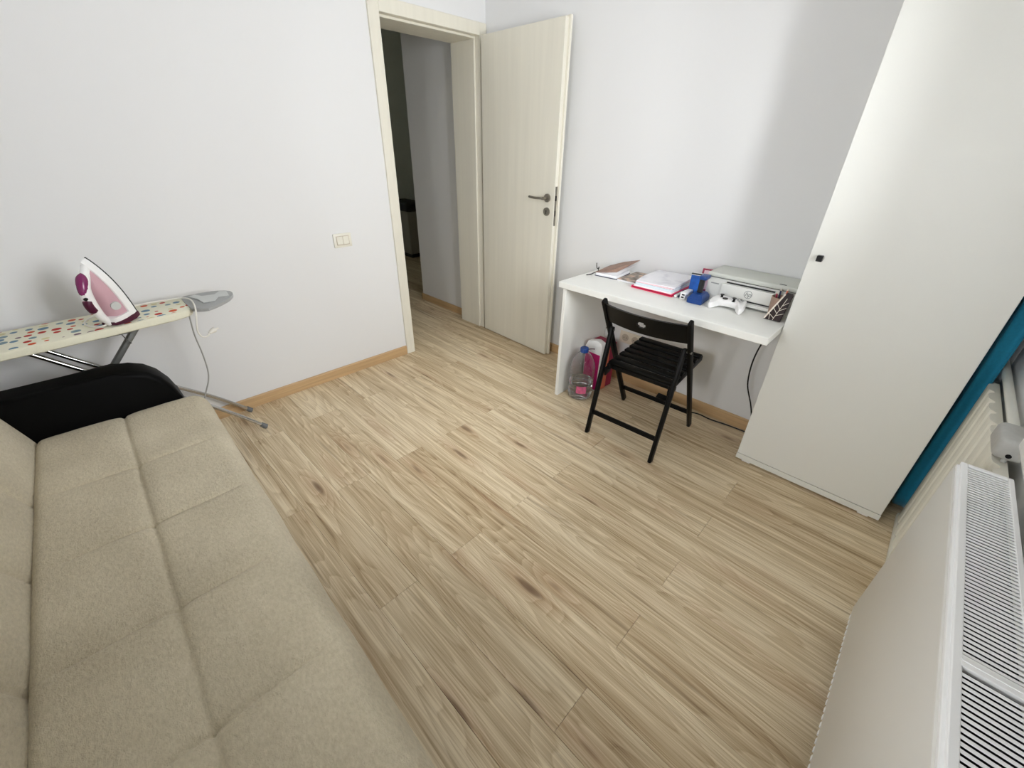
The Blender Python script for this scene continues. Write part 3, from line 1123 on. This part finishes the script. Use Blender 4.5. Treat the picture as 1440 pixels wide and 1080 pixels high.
# ================================================================ THINGS ON THE DESK
# planner with raised cover
nb = thing('notebook', 'open planner with raised brown cover and black ribbon at the desk edge', 'notebook', (2.20, 1.315, DT), R(6))
bm = bmesh.new()
box(bm, -0.085, 0.09, -0.085, 0.05, 0.003, 0.018, 0.002)
obj('pages', bm, 'paper', nb)
obj('back_cover', B(-0.088, 0.093, -0.088, 0.054, 0.0, 0.003), 'navy', nb)
bm = bmesh.new()
loft(bm, [[(-0.088, 0.054, 0.019), (0.098, 0.054, 0.022), (0.098, 0.054, 0.0245), (-0.088, 0.054, 0.0215)],
          [(-0.070, 0.0, 0.024), (0.112, -0.03, 0.055), (0.112, -0.03, 0.0575), (-0.070, 0.0, 0.0265)],
          [(-0.03, -0.055, 0.026), (0.120, -0.125, 0.080), (0.120, -0.125, 0.0825), (-0.03, -0.055, 0.0285)]])
obj('front_cover', bm, 'nbcover', nb)
bm = bmesh.new()
loft(bm, [[(-0.083, 0.048, 0.0185), (0.09, 0.05, 0.019), (0.09, 0.05, 0.0195), (-0.083, 0.048, 0.019)],
          [(-0.075, -0.01, 0.0195), (0.10, -0.03, 0.036), (0.10, -0.03, 0.0365), (-0.075, -0.01, 0.02)],
          [(-0.055, -0.07, 0.0195), (0.105, -0.11, 0.050), (0.105, -0.11, 0.0505), (-0.055, -0.07, 0.02)]])
obj('lifted_page', bm, 'paper', nb)
obj('ribbon', T(smoothpath([(-0.075, 0.050, 0.020), (-0.088, 0.062, 0.014), (-0.10, 0.074, 0.006), (-0.120, 0.092, 0.003)], 5), 0.0028, 6), 'ink', nb, True)
obj('ribbon', T(smoothpath([(-0.055, 0.052, 0.024), (-0.04, 0.056, 0.040), (-0.035, 0.062, 0.032), (-0.042, 0.066, 0.030), (-0.045, 0.070, 0.045), (-0.040, 0.074, 0.062)], 5), 0.0026, 6), 'ink', nb, True)

mg = thing('magazine', 'booklet with a photo cover lying under the planner and papers', 'magazine', (2.215, 1.146, DT), R(0))
obj('pages', B(-0.10, 0.12, -0.07, 0.065, 0, 0.010, bev=0.001), 'paper', mg)
obj('photo_cover', B(-0.101, 0.121, -0.071, 0.066, 0.010, 0.0115), 'magazine', mg)

fd = thing('pink_folder', 'bright pink plastic folder under a stack of papers', 'folder', (2.200, 0.968, DT), R(-1))
zf = 0.012
bm = bmesh.new()
box(bm, -0.142, 0.148, -0.118, 0.118, 0.0, 0.0025, 0.0008)
box(bm, -0.143, 0.148, -0.116, 0.119, 0.0105, 0.013, 0.0008)
box(bm, -0.142, 0.148, 0.1165, 0.119, 0.0, 0.013, 0.0008)
obj('cover', bm, 'folder_pink', fd)
obj('sheets', B(-0.136, 0.145, -0.112, 0.116, 0.0027, 0.0103), 'folder_red', fd)


def sheets(name, label, x, y, rz, z, h, m, hx=0.1485, hy=0.105, wav=0.0):
    o = thing(name, label, 'paper', (x, y, DT + z), rz)
    bm = bmesh.new()
    box(bm, -hx, hx, -hy, hy, 0, h, 0.001)
    obj('sheet_stack', bm, m, o)
    return o


tag(obj('paper_stack', B(-0.1445, 0.1415, -0.107, 0.107, 0, 0.0085, bev=0.001), 'paper'), 'ream of white sheets lying directly on the pink folder', 'paper')
o = bpy.data.objects['paper_stack']
o.location = (2.202, 0.968, DT + 0.0132)
o.rotation_euler = (0, 0, R(0.5))
o = tag(obj('paper_stack', B(-0.1425, 0.1425, -0.104, 0.104, 0, 0.012, bev=0.001), 'paper_blue'), 'pale blue stack of sheets between white papers on the desk', 'paper')
o.location = (2.202, 0.966, DT + 0.0219)
o.rotation_euler = (0, 0, R(1.5))
o = tag(obj('paper_stack', B(-0.1405, 0.1405, -0.103, 0.103, 0, 0.006, bev=0.001), 'paper_pink'), 'thin pale pink sheets above the pale blue stack', 'paper')
o.location = (2.205, 0.968, DT + 0.0341)
o.rotation_euler = (0, 0, R(1.0))
bm = bmesh.new()
G = 14
top = []
for i in range(G + 1):
    row = []
    for j in range(G + 1):
        u, v = -1 + 2 * i / G, -1 + 2 * j / G
        droop = 0.006 * max(0, abs(u) - 0.55) / 0.45 * (1 if u < 0 else 0.3)
        row.append((u * 0.1405, v * 0.105, 0.011 - droop + 0.0012 * math.sin(3 * u + 2 * v)))
    top.append(row)
tv = [[bm.verts.new(p) for p in r_] for r_ in top]
bv = [[bm.verts.new((p[0], p[1], 0.0)) for p in r_] for r_ in top]
for i in range(G):
    for j in range(G):
        bm.faces.new((tv[i][j], tv[i + 1][j], tv[i + 1][j + 1], tv[i][j + 1]))
        bm.faces.new((bv[i][j], bv[i][j + 1], bv[i + 1][j + 1], bv[i + 1][j]))
for i in range(G):
    for a in (0, G):
        bm.faces.new((tv[i][a], tv[i + 1][a], bv[i + 1][a], bv[i][a]))
        bm.faces.new((tv[a][i], tv[a][i + 1], bv[a][i + 1], bv[a][i]))
o = tag(obj('paper_stack', bm, 'sketch', None, True, 40), 'topmost white sheets with a faint grey drawing on the desk papers', 'paper')
o.location = (2.206, 0.966, DT + 0.0403)
o.rotation_euler = (0, 0, R(3.5))


# markers beside the papers
def marker(label, p, q, r_, m, capm):
    o = thing('marker_pen', label, 'pen', p)
    d = Vector(q) - Vector(p)
    obj('barrel', T([(0, 0, 0), d * 0.62], r_, 12), m, o, True)
    obj('cap', T([d * 0.62, d * 0.98, d], [r_ * 1.12, r_ * 1.05, r_ * 0.7], 12), capm, o, True)


marker('white marker pen with navy cap lying beside the stacked papers', (2.068, 0.840, DT + 0.0085), (2.200, 0.842, DT + 0.0085), 0.0072, 'white_plastic', 'navy')
marker('navy marker pen lying between the papers and white charger', (2.078, 0.825, DT + 0.0075), (2.150, 0.8255, DT + 0.0075), 0.0065, 'navy', 'navy')

# white double socket charger
cg = thing('charger_block', 'small white charger block with two dark ports on the desk', 'charger', (2.110, 0.803, DT), 0)
obj('body', B(-0.045, 0.045, -0.014, 0.014, 0, 0.036, bev=0.004, seg=3), 'white_plastic', cg, True)
obj('port', B(-0.0460, -0.0446, -0.010, 0.004, 0.021, 0.028), 'knob_black', cg)
obj('port', B(-0.0460, -0.0446, -0.008, 0.006, 0.008, 0.015), 'knob_black', cg)

# blue tidy: stepped base with a dark post and clip
bt = thing('desk_stand', 'blue plastic stand with chamfered base and dark post beside the printer', 'stand', (2.102, 0.736, DT), R(4))
bm = bmesh.new()
loft(bm, [[(-0.062, -0.036, 0), (0.055, -0.036, 0), (0.055, 0.036, 0), (-0.062, 0.036, 0)],
          [(-0.062, -0.036, 0.026), (0.055, -0.036, 0.026), (0.055, 0.036, 0.026), (-0.062, 0.036, 0.026)],
          [(-0.042, -0.022, 0.044), (0.046, -0.022, 0.044), (0.046, 0.022, 0.044), (-0.042, 0.022, 0.044)]])
bmesh.ops.bevel(bm, geom=list(bm.edges), offset=0.003, segments=2, affect='EDGES')
obj('base', bm, 'blue', bt, True, 40)
obj('post', B(-0.012, 0.012, -0.010, 0.012, 0.044, 0.112, bev=0.003), 'printer_dark', bt)
bm = bmesh.new()
box(bm, -0.028, 0.034, -0.024, 0.012, 0.112, 0.130, 0.004, 2)
obj('clip_head', bm, 'blue', bt, True)
bx = thing('ink_box', 'upright glossy blue carton with open white flap beside the blue stand', 'box', (2.182, 0.795, DT), R(12))
obj('carton', B(-0.022, 0.024, -0.026, 0.026, 0, 0.106, bev=0.0012), 'blue_box', bx)
obj('flap', B(-0.024, 0.022, -0.0265, 0.0265, 0.107, 0.1105, bev=0.0008), 'white_plastic', bx)
obj('flap_edge', B(-0.0245, -0.012, -0.027, 0.027, 0.1106, 0.1150, bev=0.0006), 'printer_dark', bx)
bm = bmesh.new()
box(bm, -0.002, 0.002, -0.034, 0.028, 0.0, 0.05, 0.001, 1)
cd = thing('card', 'plum framed pink card leaning behind the blue carton', 'card', (2.218, 0.765, DT + 0.0), R(10))
bm = bmesh.new()
mt = Matrix.Rotation(R(14), 4, 'Y')
box(bm, -0.0015, 0.0015, -0.034, 0.028, 0.001, 0.132, 0.0006, 1, mt)
obj('board', bm, 'crimson', cd)
bm = bmesh.new()
box(bm, -0.0022, -0.0016, -0.024, 0.019, 0.030, 0.124, 0, 1, mt)
obj('picture', bm, 'paper_pink', cd)

# printer
pr = thing('printer', 'compact white printer scanner with round grey logo on the desk', 'printer', (2.172, 0.346, DT))
PWD, PD, PH = 0.392, 0.178, 0.140
bm = bmesh.new()
prism(bm, [(0.0, 0.020), (0.012, 0.0), (PD, 0.0), (PD, 0.112), (0.006, 0.112)], 0, PWD, 'y', 0.005, 2)
bdy = obj('body', bm, 'printer', pr, True, 40)
bm = bmesh.new()
prism(bm, [(-0.010, 0.0), (-0.010, PWD), (PD, PWD), (PD, 0.0)], 0.1165, PH, 'z', 0.008, 3)
lid = obj('scanner_lid', bm, 'printer_lid', pr, True, 40)
obj('badge', B(-0.002, 0.008, 0.050, 0.078, PH - 0.0002, PH + 0.0008), 'printer_dark', lid)
obj('lid_gap', B(0.002, PD - 0.004, 0.004, PWD - 0.004, 0.1135, 0.117), 'printer_dark', pr)
obj('paper_slot', B(-0.0012, 0.02, 0.085, 0.300, 0.098, 0.1035), 'printer_dark', pr)
fp = obj('front_panel', B(-0.006, 0.01, 0.062, 0.318, 0.036, 0.094, bev=0.003, seg=2), 'printer', pr, True)
obj('tray_slit', B(-0.004, 0.01, 0.050, 0.320, 0.029, 0.0335), 'printer_dark', pr)
obj('output_tray', B(-0.014, 0.02, 0.055, 0.316, 0.010, 0.025, bev=0.002), 'printer', pr)
obj('tray_shadow_strip', B(-0.002, 0.02, 0.045, 0.322, 0.005, 0.0085), 'printer_dark', pr)  # dark strip painted as the shade under the output tray
bm = bmesh.new()
for k in range(32):
    a0, a1 = 2 * math.pi * k / 32, 2 * math.pi * (k + 1) / 32
    q = [bm.verts.new((-0.0068, 0.190 + r_ * math.cos(a), 0.066 + r_ * math.sin(a))) for a in (a0, a1) for r_ in (0.0165, 0.0185)]
    bm.faces.new((q[0], q[1], q[3], q[2]))
obj('logo_ring', bm, 'logo_grey', fp)
text_mesh('hp', 0.028, 'logo_grey', fp, (-0.0068, 0.190, 0.0665), (R(90), 0, R(-90)), 'logo_letters', 0.25)
obj('print_mark', B(-0.0008, 0.0006, 0.334, 0.372, 0.083, 0.088), 'rest_grey', bdy)

# game controller
gc = thing('game_controller', 'white game controller lying in front of the printer', 'controller', (2.096, 0.590, DT), R(-88))
half = [(0.0, 0.040), (0.022, 0.043), (0.040, 0.046), (0.058, 0.043), (0.070, 0.028), (0.076, 0.002), (0.080, -0.030), (0.076, -0.054), (0.066, -0.060), (0.056, -0.050), (0.046, -0.030), (0.034, -0.016), (0.016, -0.012), (0.0, -0.012)]
full = half + [(-x, y) for x, y in half[-2:0:-1]]
sp_ = [(p.x, p.y) for p in smoothpath([Vector((x, y, 0)) for x, y in full + [full[0]]], 3)[:-1]]


def gz(x, y, t):
    grip = max(0, min(1, (-y - 0.005) / 0.05))
    zlo, zhi = 0.012 - 0.010 * grip, 0.046 - 0.016 * grip
    return zlo + (zhi - zlo) * t


rings = []
for t, ins in ((0.0, 0.78), (0.18, 0.93), (0.5, 1.0), (0.82, 0.94), (1.0, 0.78)):
    r_ = []
    for x, y in sp_:
        ax = math.copysign(min(abs(x), 0.062), x)
        ay = 0.012 if abs(x) < 0.04 else max(-0.04, min(0.03, y))
        r_.append((ax + (x - ax) * ins, ay + (y - ay) * ins, gz(x, y, t)))
    rings.append(r_)
bm = bmesh.new()
loft(bm, rings)
obj('shell', bm, 'white_plastic', gc, True, 60)
for x, y in ((-0.042, 0.018), (0.020, -0.002)):
    bm = bmesh.new()
    lathe(bm, [(0.0, 0.040), (0.011, 0.040), (0.005, 0.046), (0.005, 0.053), (0.0095, 0.055), (0.0095, 0.058), (0, 0.057)], 16, (x, y, 0))
    obj('thumbstick', bm, 'knob_black', gc, True)
bm = bmesh.new()
lathe(bm, [(0, 0.040), (0.012, 0.044), (0.012, 0.048), (0, 0.048)], 16, (-0.020, -0.001, 0))
obj('direction_pad', bm, 'knob_black', gc, True)
for dx, dy in ((0.012, 0), (-0.012, 0), (0, 0.012), (0, -0.012)):
    bm = bmesh.new()
    lathe(bm, [(0.005, 0.040), (0.0048, 0.0485), (0, 0.049)], 12, (0.043 + dx, 0.019 + dy, 0))
    obj('button', bm, 'rest_grey', gc, True)
for s in (-1, 1):
    bm = bmesh.new()
    box(bm, s * 0.045 - 0.016, s * 0.045 + 0.016, 0.036, 0.052, 0.024, 0.038, 0.004, 2)
    obj('bumper', bm, 'white_plastic', gc, True)

# pen cup and patterned pouch
cup = thing('pen_cup', 'beige see-through pen cup squeezed beside the wardrobe on the desk', 'cup', (2.128, 0.396, DT))
bm = bmesh.new()
lathe(bm, [(0, 0), (0.028, 0), (0.034, 0.098), (0.032, 0.098), (0.0265, 0.003), (0, 0.003)], 28)
obj('wall', bm, 'beige_mesh', cup, True, 50)
for q, (dx, dy, h, m) in enumerate(((0.010, 0.006, 0.118, 'navy'), (-0.010, 0.010, 0.110, 'crimson'), (0.004, -0.012, 0.125, 'salmon'))):
    o = thing('pencil', ['navy pencil standing in the beige pen cup', 'crimson pencil standing in the beige pen cup', 'salmon pencil standing in the beige pen cup'][q], 'pencil', (2.128 + dx * 0.5, 0.396 + dy * 0.5, DT + 0.0035))
    obj('shaft', T([(0, 0, 0), (dx, dy, h)], 0.0036, 6), m, o)
    obj('tip', T([(dx, dy, h), (dx * 1.08, dy * 1.08, h * 1.08)], [0.0036, 0.0006], 6), 'socket', o)
pc = thing('patterned_pouch', 'dark brown pouch with cream leaf lines leaning against the pen cup', 'pouch', (2.0845, 0.388, DT), 0)
# leaning wedge: local y across, z up the lean
mt = Matrix.Rotation(R(9), 4, 'Y')
bm = bmesh.new()
out = [(0.036, 0.001), (-0.030, 0.001), (-0.044, 0.118), (-0.040, 0.128), (-0.018, 0.130), (-0.012, 0.122)]
prism(bm, out, -0.005, 0.004, 'x', 0.002, 2)
bmesh.ops.transform(bm, matrix=mt, verts=bm.verts)
po_ = obj('body', bm, 'pouch', pc, True, 40)


def pline(a, b, w=0.0018):
    bm = bmesh.new()
    bar(bm, (-0.0054, a[0], a[1]), (-0.0054, b[0], b[1]), 0.0008, w, (1, 0, 0), 0.0)
    bmesh.ops.transform(bm, matrix=mt, verts=bm.verts)
    return obj('leaf_line', bm, 'pouch_line', po_)


pline((0.034, 0.004), (-0.013, 0.122), 0.006)
pline((0.0, 0.003), (-0.026, 0.105))
for a, b in (((-0.003, 0.012), (0.022, 0.030)), ((-0.008, 0.034), (0.012, 0.056)), ((-0.013, 0.055), (0.003, 0.076)), ((-0.006, 0.025), (-0.034, 0.040)), ((-0.012, 0.048), (-0.036, 0.066)), ((-0.017, 0.070), (-0.038, 0.090)), ((0.014, 0.003), (0.018, 0.026))):
    pline(a, b)

# ================================================================ UNDER THE DESK
wb = thing('water_bottle', 'large clear water bottle with a blue cap under the desk', 'bottle', (1.972, 1.282, 0))
bm = bmesh.new()
prof = [(0, 0.006), (0.050, 0.004), (0.066, 0.0), (0.076, 0.010), (0.078, 0.03)]
for i in range(7):
    z = 0.045 + i * 0.022
    prof += [(0.078, z), (0.0745, z + 0.007), (0.078, z + 0.014)]
prof += [(0.078, 0.205), (0.073, 0.240), (0.060, 0.272), (0.040, 0.296), (0.024, 0.307), (0.0205, 0.315), (0.0205, 0.326), (0, 0.326)]
inner = [(max(0.0, r_ - 0.0016), z + (0.002 if z < 0.02 else 0.0)) for r_, z in prof if z < 0.326]
lathe(bm, prof[:-1] + [(0.0189, 0.326)] + inner[::-1], 40)
obj('body', bm, 'bottle', wb, True, 60)
bm = bmesh.new()
wpf = [(max(0.0, r_ - 0.0024), z + (0.003 if z < 0.02 else 0.0)) for r_, z in prof if z < 0.125]
lathe(bm, wpf + [(0, wpf[-1][1])], 40)
obj('water', bm, 'water', wb, True, 50)
bm = bmesh.new()
lathe(bm, [(0, 0.310), (0.0245, 0.310), (0.0255, 0.312), (0.0255, 0.334), (0.023, 0.338), (0, 0.338)], 28)
obj('cap', bm, 'cap_blue', wb, True, 40)
bm = bmesh.new()
tube(bm, smoothpath([(0.0255, 0.0, 0.317), (0.045, -0.02, 0.321), (0.052, -0.04, 0.324)], 4), 0.003, 6)
obj('handle_strap', bm, 'darkpurple', wb, True)
bm = bmesh.new()
g_ = []
for i in range(13):
    a = R(196 + 46 * i / 12)
    g_.append([bm.verts.new((0.0792 * math.cos(a), 0.0792 * math.sin(a), z)) for z in (0.055, 0.105)])
for a, b in zip(g_, g_[1:]):
    bm.faces.new((a[0], b[0], b[1], a[1]))
lb = obj('label', bm, 'label_pink', wb, True)

f1 = thing('file_box', 'magenta and white file box standing under the desk behind the bottle', 'file box', (2.105, 1.288, 0), R(-3))
bm = bmesh.new()
prism(bm, [(-0.062, 0), (0.062, 0), (0.062, 0.30), (0.045, 0.335), (-0.02, 0.352), (-0.055, 0.340), (-0.062, 0.32)], -0.022, 0.022, 'x', 0.003, 2)
obj('case', bm, 'white_plastic', f1, True, 40)
obj('front_sheet', B(-0.0232, -0.0222, -0.056, 0.056, 0.01, 0.262), 'magenta', f1)
o = tag(obj('folder', B(-0.022, 0.022, -0.065, 0.065, 0, 0.295, bev=0.003), 'salmon'), 'salmon cardboard folder standing behind the magenta file box', 'folder')
o.location = (2.156, 1.287, 0)
o.rotation_euler = (0, 0, R(-3))
o = tag(obj('folder', B(-0.032, 0.032, -0.066, 0.066, 0, 0.312, bev=0.003), 'crimson'), 'crimson cardboard folder standing against the wall under the desk', 'folder')
o.location = (2.216, 1.289, 0)
o.rotation_euler = (0, 0, R(-3))

so = thing('wall_socket', 'cream double wall socket on the wall under the desk', 'socket', (XR, 1.188, 0.310))
obj('plate', B(-0.009, 0, -0.078, 0.078, -0.040, 0.040, bev=0.003, seg=2), 'socket', so, True)
for yy in (-0.036, 0.036):
    bm = bmesh.new()
    bmesh.ops.create_cone(bm, cap_ends=True, segments=28, radius1=0.0245, radius2=0.0245, depth=0.004, matrix=Matrix.Translation((-0.0092, yy, 0)) @ Matrix.Rotation(R(90), 4, 'Y'))
    w = obj('socket_well', bm, 'socket_in', so, True)
    for q in (-0.0095, 0.0095):
        bm = bmesh.new()
        bmesh.ops.create_cone(bm, cap_ends=True, segments=10, radius1=0.0028, radius2=0.0028, depth=0.001, matrix=Matrix.Translation((-0.0115, yy + q, 0)) @ Matrix.Rotation(R(90), 4, 'Y'))
        obj('pin_hole', bm, 'knob_black', w)

# cables
pcab = thing('printer_cable', 'black cable hanging from the desk down beside the wardrobe', 'cable', (2.28, 0.42, 0))
obj('lead', T(smoothpath([(0.0, -0.01, 0.702), (-0.004, 0.0, 0.62), (-0.002, 0.022, 0.50), (0.002, 0.026, 0.40), (0.004, 0.012, 0.30), (0.010, -0.03, 0.20), (0.015, -0.055, 0.12), (0.012, -0.065, 0.05), (0.0, -0.068, 0.0045)], 6), 0.0038, 8), 'cord_black', pcab, True)
fc = thing('power_adapter', 'black power adapter with a cable along the baseboard under the desk', 'cable', (2.285, 0.86, 0))
bm = bmesh.new()
mt = Matrix.Rotation(R(-25), 4, 'Y')
box(bm, -0.018, 0.016, -0.035, 0.035, 0.010, 0.060, 0.004, 2, mt)
for v in bm.verts:
    v.co.z = max(0.0, v.co.z)
obj('body', bm, 'cord_black', fc, True)
obj('lead', T(smoothpath([(0.0, -0.03, 0.012), (0.005, -0.075, 0.0045), (0.0, -0.15, 0.0045), (0.025, -0.22, 0.0045), (0.02, -0.29, 0.0045), (0.030, -0.36, 0.0045), (0.036, -0.42, 0.0045), (0.04, -0.50, 0.0045)], 6), 0.0038, 8), 'cord_black', fc, True)

# ================================================================ RADIATOR
rd = thing('radiator', 'white panel radiator with a slatted top grille under the window', 'radiator', (0.0, -0.246, 0.10))
RXE, RH, RD_ = 1.385, 0.615, 0.104       # length, height, depth
bm = bmesh.new()
box(bm, 0, RXE + 0.004, -0.014, 0, 0, RH - 0.012, 0.004, 2)
obj('front_panel', bm, 'radiator', rd, True)
bm = bmesh.new()
box(bm, 0, RXE - 0.012, -RD_, -RD_ + 0.012, 0, RH - 0.012, 0.004, 2)
obj('back_panel', bm, 'radiator', rd, True)
obj('top_lip', B(0, RXE + 0.012, -0.012, -0.004, RH - 0.012, RH - 0.003, bev=0.001), 'rad_grille', rd)
bm = bmesh.new()
for i in range(56):
    x = 0.02 + i * 0.024
    box(bm, x, x + 0.012, -0.0015, 0.0012, -0.004, 0.006)
obj('bottom_beads', bm, 'rad_grille', rd)
bm = bmesh.new()
for i in range(70):
    x = 0.015 + i * 0.0192
    box(bm, x, x + 0.0025, -RD_ + 0.014, -0.016, 0.02, RH - 0.055)
fins = obj('convector_fins', bm, 'rad_shade', rd)  # fins carry the inner shade in their colour
fins['kind'] = 'stuff'
obj('inner_shade_sheet', B(0.0, RXE - 0.014, -0.0165, -0.0145, 0.02, RH - 0.012), 'rad_shade', rd)  # dark sheets over the white panels, painting shade into the grille gaps
obj('inner_shade_sheet', B(0.0, RXE - 0.014, -RD_ + 0.0125, -RD_ + 0.0145, 0.02, RH - 0.012), 'rad_shade', rd)
obj('end_panel', B(RXE + 0.004, RXE + 0.018, -RD_, -0.003, 0, RH - 0.010, bev=0.002), 'radiator', rd)
gr = sempty('top_grille')
gr.parent = rd
bm = bmesh.new()
box(bm, 0, RXE + 0.02, -0.0225, -0.0095, RH - 0.010, RH + 0.004, 0.0015)
box(bm, 0, RXE + 0.02, -RD_, -RD_ + 0.010, RH - 0.010, RH + 0.004, 0.0015)
box(bm, RXE + 0.006, RXE + 0.02, -RD_ + 0.0102, -0.0227, RH - 0.010, RH + 0.004, 0.0015)
box(bm, 0, 0.014, -RD_ + 0.0102, -0.0227, RH - 0.010, RH + 0.004, 0.0015)
obj('grille_frame', bm, 'rad_grille', gr)
DIV = 0.748
bm = bmesh.new()
box(bm, DIV - 0.012, DIV + 0.012, -RD_ + 0.008, -0.02, RH - 0.008, RH + 0.0042, 0.001)
box(bm, DIV - 0.002, DIV + 0.002, -RD_ + 0.008, -0.02, RH + 0.004, RH + 0.0055, 0.0005)
obj('divider', bm, 'rad_grille', gr)
slat_me = None
pitch = 0.0108
x = 0.020
while x < RXE + 0.002:
    if abs(x - DIV) > 0.0155:
        if slat_me is None:
            bm = bmesh.new()
            box(bm, -0.0029, 0.0029, -RD_ + 0.009, -0.0215, RH + 0.0004, RH + 0.0028, 0.0006)
            o = obj('slat', bm, 'rad_grille', gr)
            slat_me = o.data
        else:
            o = bpy.data.objects.new('slat', slat_me)
            COL.objects.link(o)
            o.parent = gr
        o.location = (x, 0, 0)
    x += pitch
for bx_ in (0.2, 1.15):
    obj('bracket', B(bx_, bx_ + 0.03, -0.139, -RD_, 0.1, RH - 0.05), 'rad_grille', rd)

# corner beyond the radiator: ribbed panel, pipe and valve, teal curtain
rbp = thing('ribbed_panel', 'white vertically ribbed panel between the radiator and teal curtain', 'panel', (1.42, -0.325, 0.0))
bm = bmesh.new()
pts = []
L = 0.735
nr = 8
for i in range(nr):
    x = i * L / nr
    w = L / nr
    pts += [(x, -0.016), (x + 0.14 * w, -0.003), (x + 0.28 * w, 0.0), (x + 0.62 * w, 0.0), (x + 0.76 * w, -0.003), (x + 0.90 * w, -0.016)]
pts += [(L, -0.016), (L, -0.03), (0, -0.03)]
prism(bm, pts, 0.018, 0.690, 'z')
obj('sheet', bm, 'ribbed', rbp)
obj('bottom_rail', B(0, L, -0.034, 0.003, 0.0, 0.022, bev=0.002), 'ribbed', rbp)
pv = thing('heating_pipe', 'white pipe with a grey valve box running above the ribbed panel', 'pipe', (1.52, -0.335, 0.692))
obj('pipe', T([(0.10, -0.0265, 0.028), (0.82, -0.0265, 0.028)], 0.0125, 14), 'pipe', pv, True)
bm = bmesh.new()
box(bm, 0.0, 0.125, -0.040, 0.022, 0.012, 0.072, 0.014, 4)
vb = obj('valve_box', bm, 'valve', pv, True, 50)
bm = bmesh.new()
tube(bm, [(-0.0015, -0.008, 0.028), (0.002, -0.008, 0.028)], 0.006, 12)
obj('screw_hole', bm, 'knob_black', vb)
obj('drop_pipe', T([(0.02, -0.010, 0.02), (0.02, -0.010, 0.0)], 0.006, 10), 'valve', pv, True)

ct = thing('teal_curtain', 'teal curtain gathered in the corner behind the white wardrobe', 'curtain', (2.17, -0.316, 0))
bm = bmesh.new()
NH, NZ = 90, 40
gv = []
for j in range(NZ + 1):
    z = 0.032 + 2.37 * j / NZ
    row = []
    for i in range(NH + 1):
        s = i / NH
        amp = 0.023 * (0.9 + 0.15 * math.sin(z * 2.1 + s * 5))
        yy = -amp * math.cos(s * 2 * math.pi * 4.5) + 0.003 * math.sin(z * 5 + s * 11)
        xx = 0.012 + 0.155 * s + 0.007 * math.sin(z * 1.7 + s * 9) + 0.012 * math.sin(s * 4 * math.pi * 4.5) * 0.5
        row.append(bm.verts.new((xx, yy, z)))
    gv.append(row)
for j in range(NZ):
    for i in range(NH):
        bm.faces.new((gv[j][i], gv[j][i + 1], gv[j + 1][i + 1], gv[j + 1][i]))
o = obj('drape', bm, 'teal', ct, True, 80)
sm = o.modifiers.new('thickness', 'SOLIDIFY')
sm.thickness = 0.002
rod = thing('curtain_rod', 'white curtain rod above the window carrying the teal curtain', 'curtain rod', (0, -0.316, 2.41))
obj('rod', T([(-0.2, 0, 0), (2.34, 0, 0)], 0.010, 14), 'white_plastic', rod, True)
for bx_ in (-0.1, 1.1, 2.1):
    obj('bracket', B(bx_ - 0.01, bx_ + 0.01, -0.069, 0.0, -0.012, 0.012, bev=0.002), 'white_plastic', rod)

# ================================================================ HALLWAY FURNITURE (dim)
hc = thing('hall_cabinet', 'pale low cabinet standing in the dark hallway', 'cabinet', (3.26, 5.10, 0))
obj('body', B(0, 0.22, 0, 0.40, 0.05, 0.60, bev=0.01), 'dim_cabinet', hc)
obj('plinth', B(0.02, 0.20, 0.02, 0.38, 0, 0.05), 'dark_cabinet', hc)
obj('top', B(-0.03, 0.25, -0.03, 0.41, 0.60, 0.72, bev=0.03, seg=3), 'dark_cabinet', hc, True)
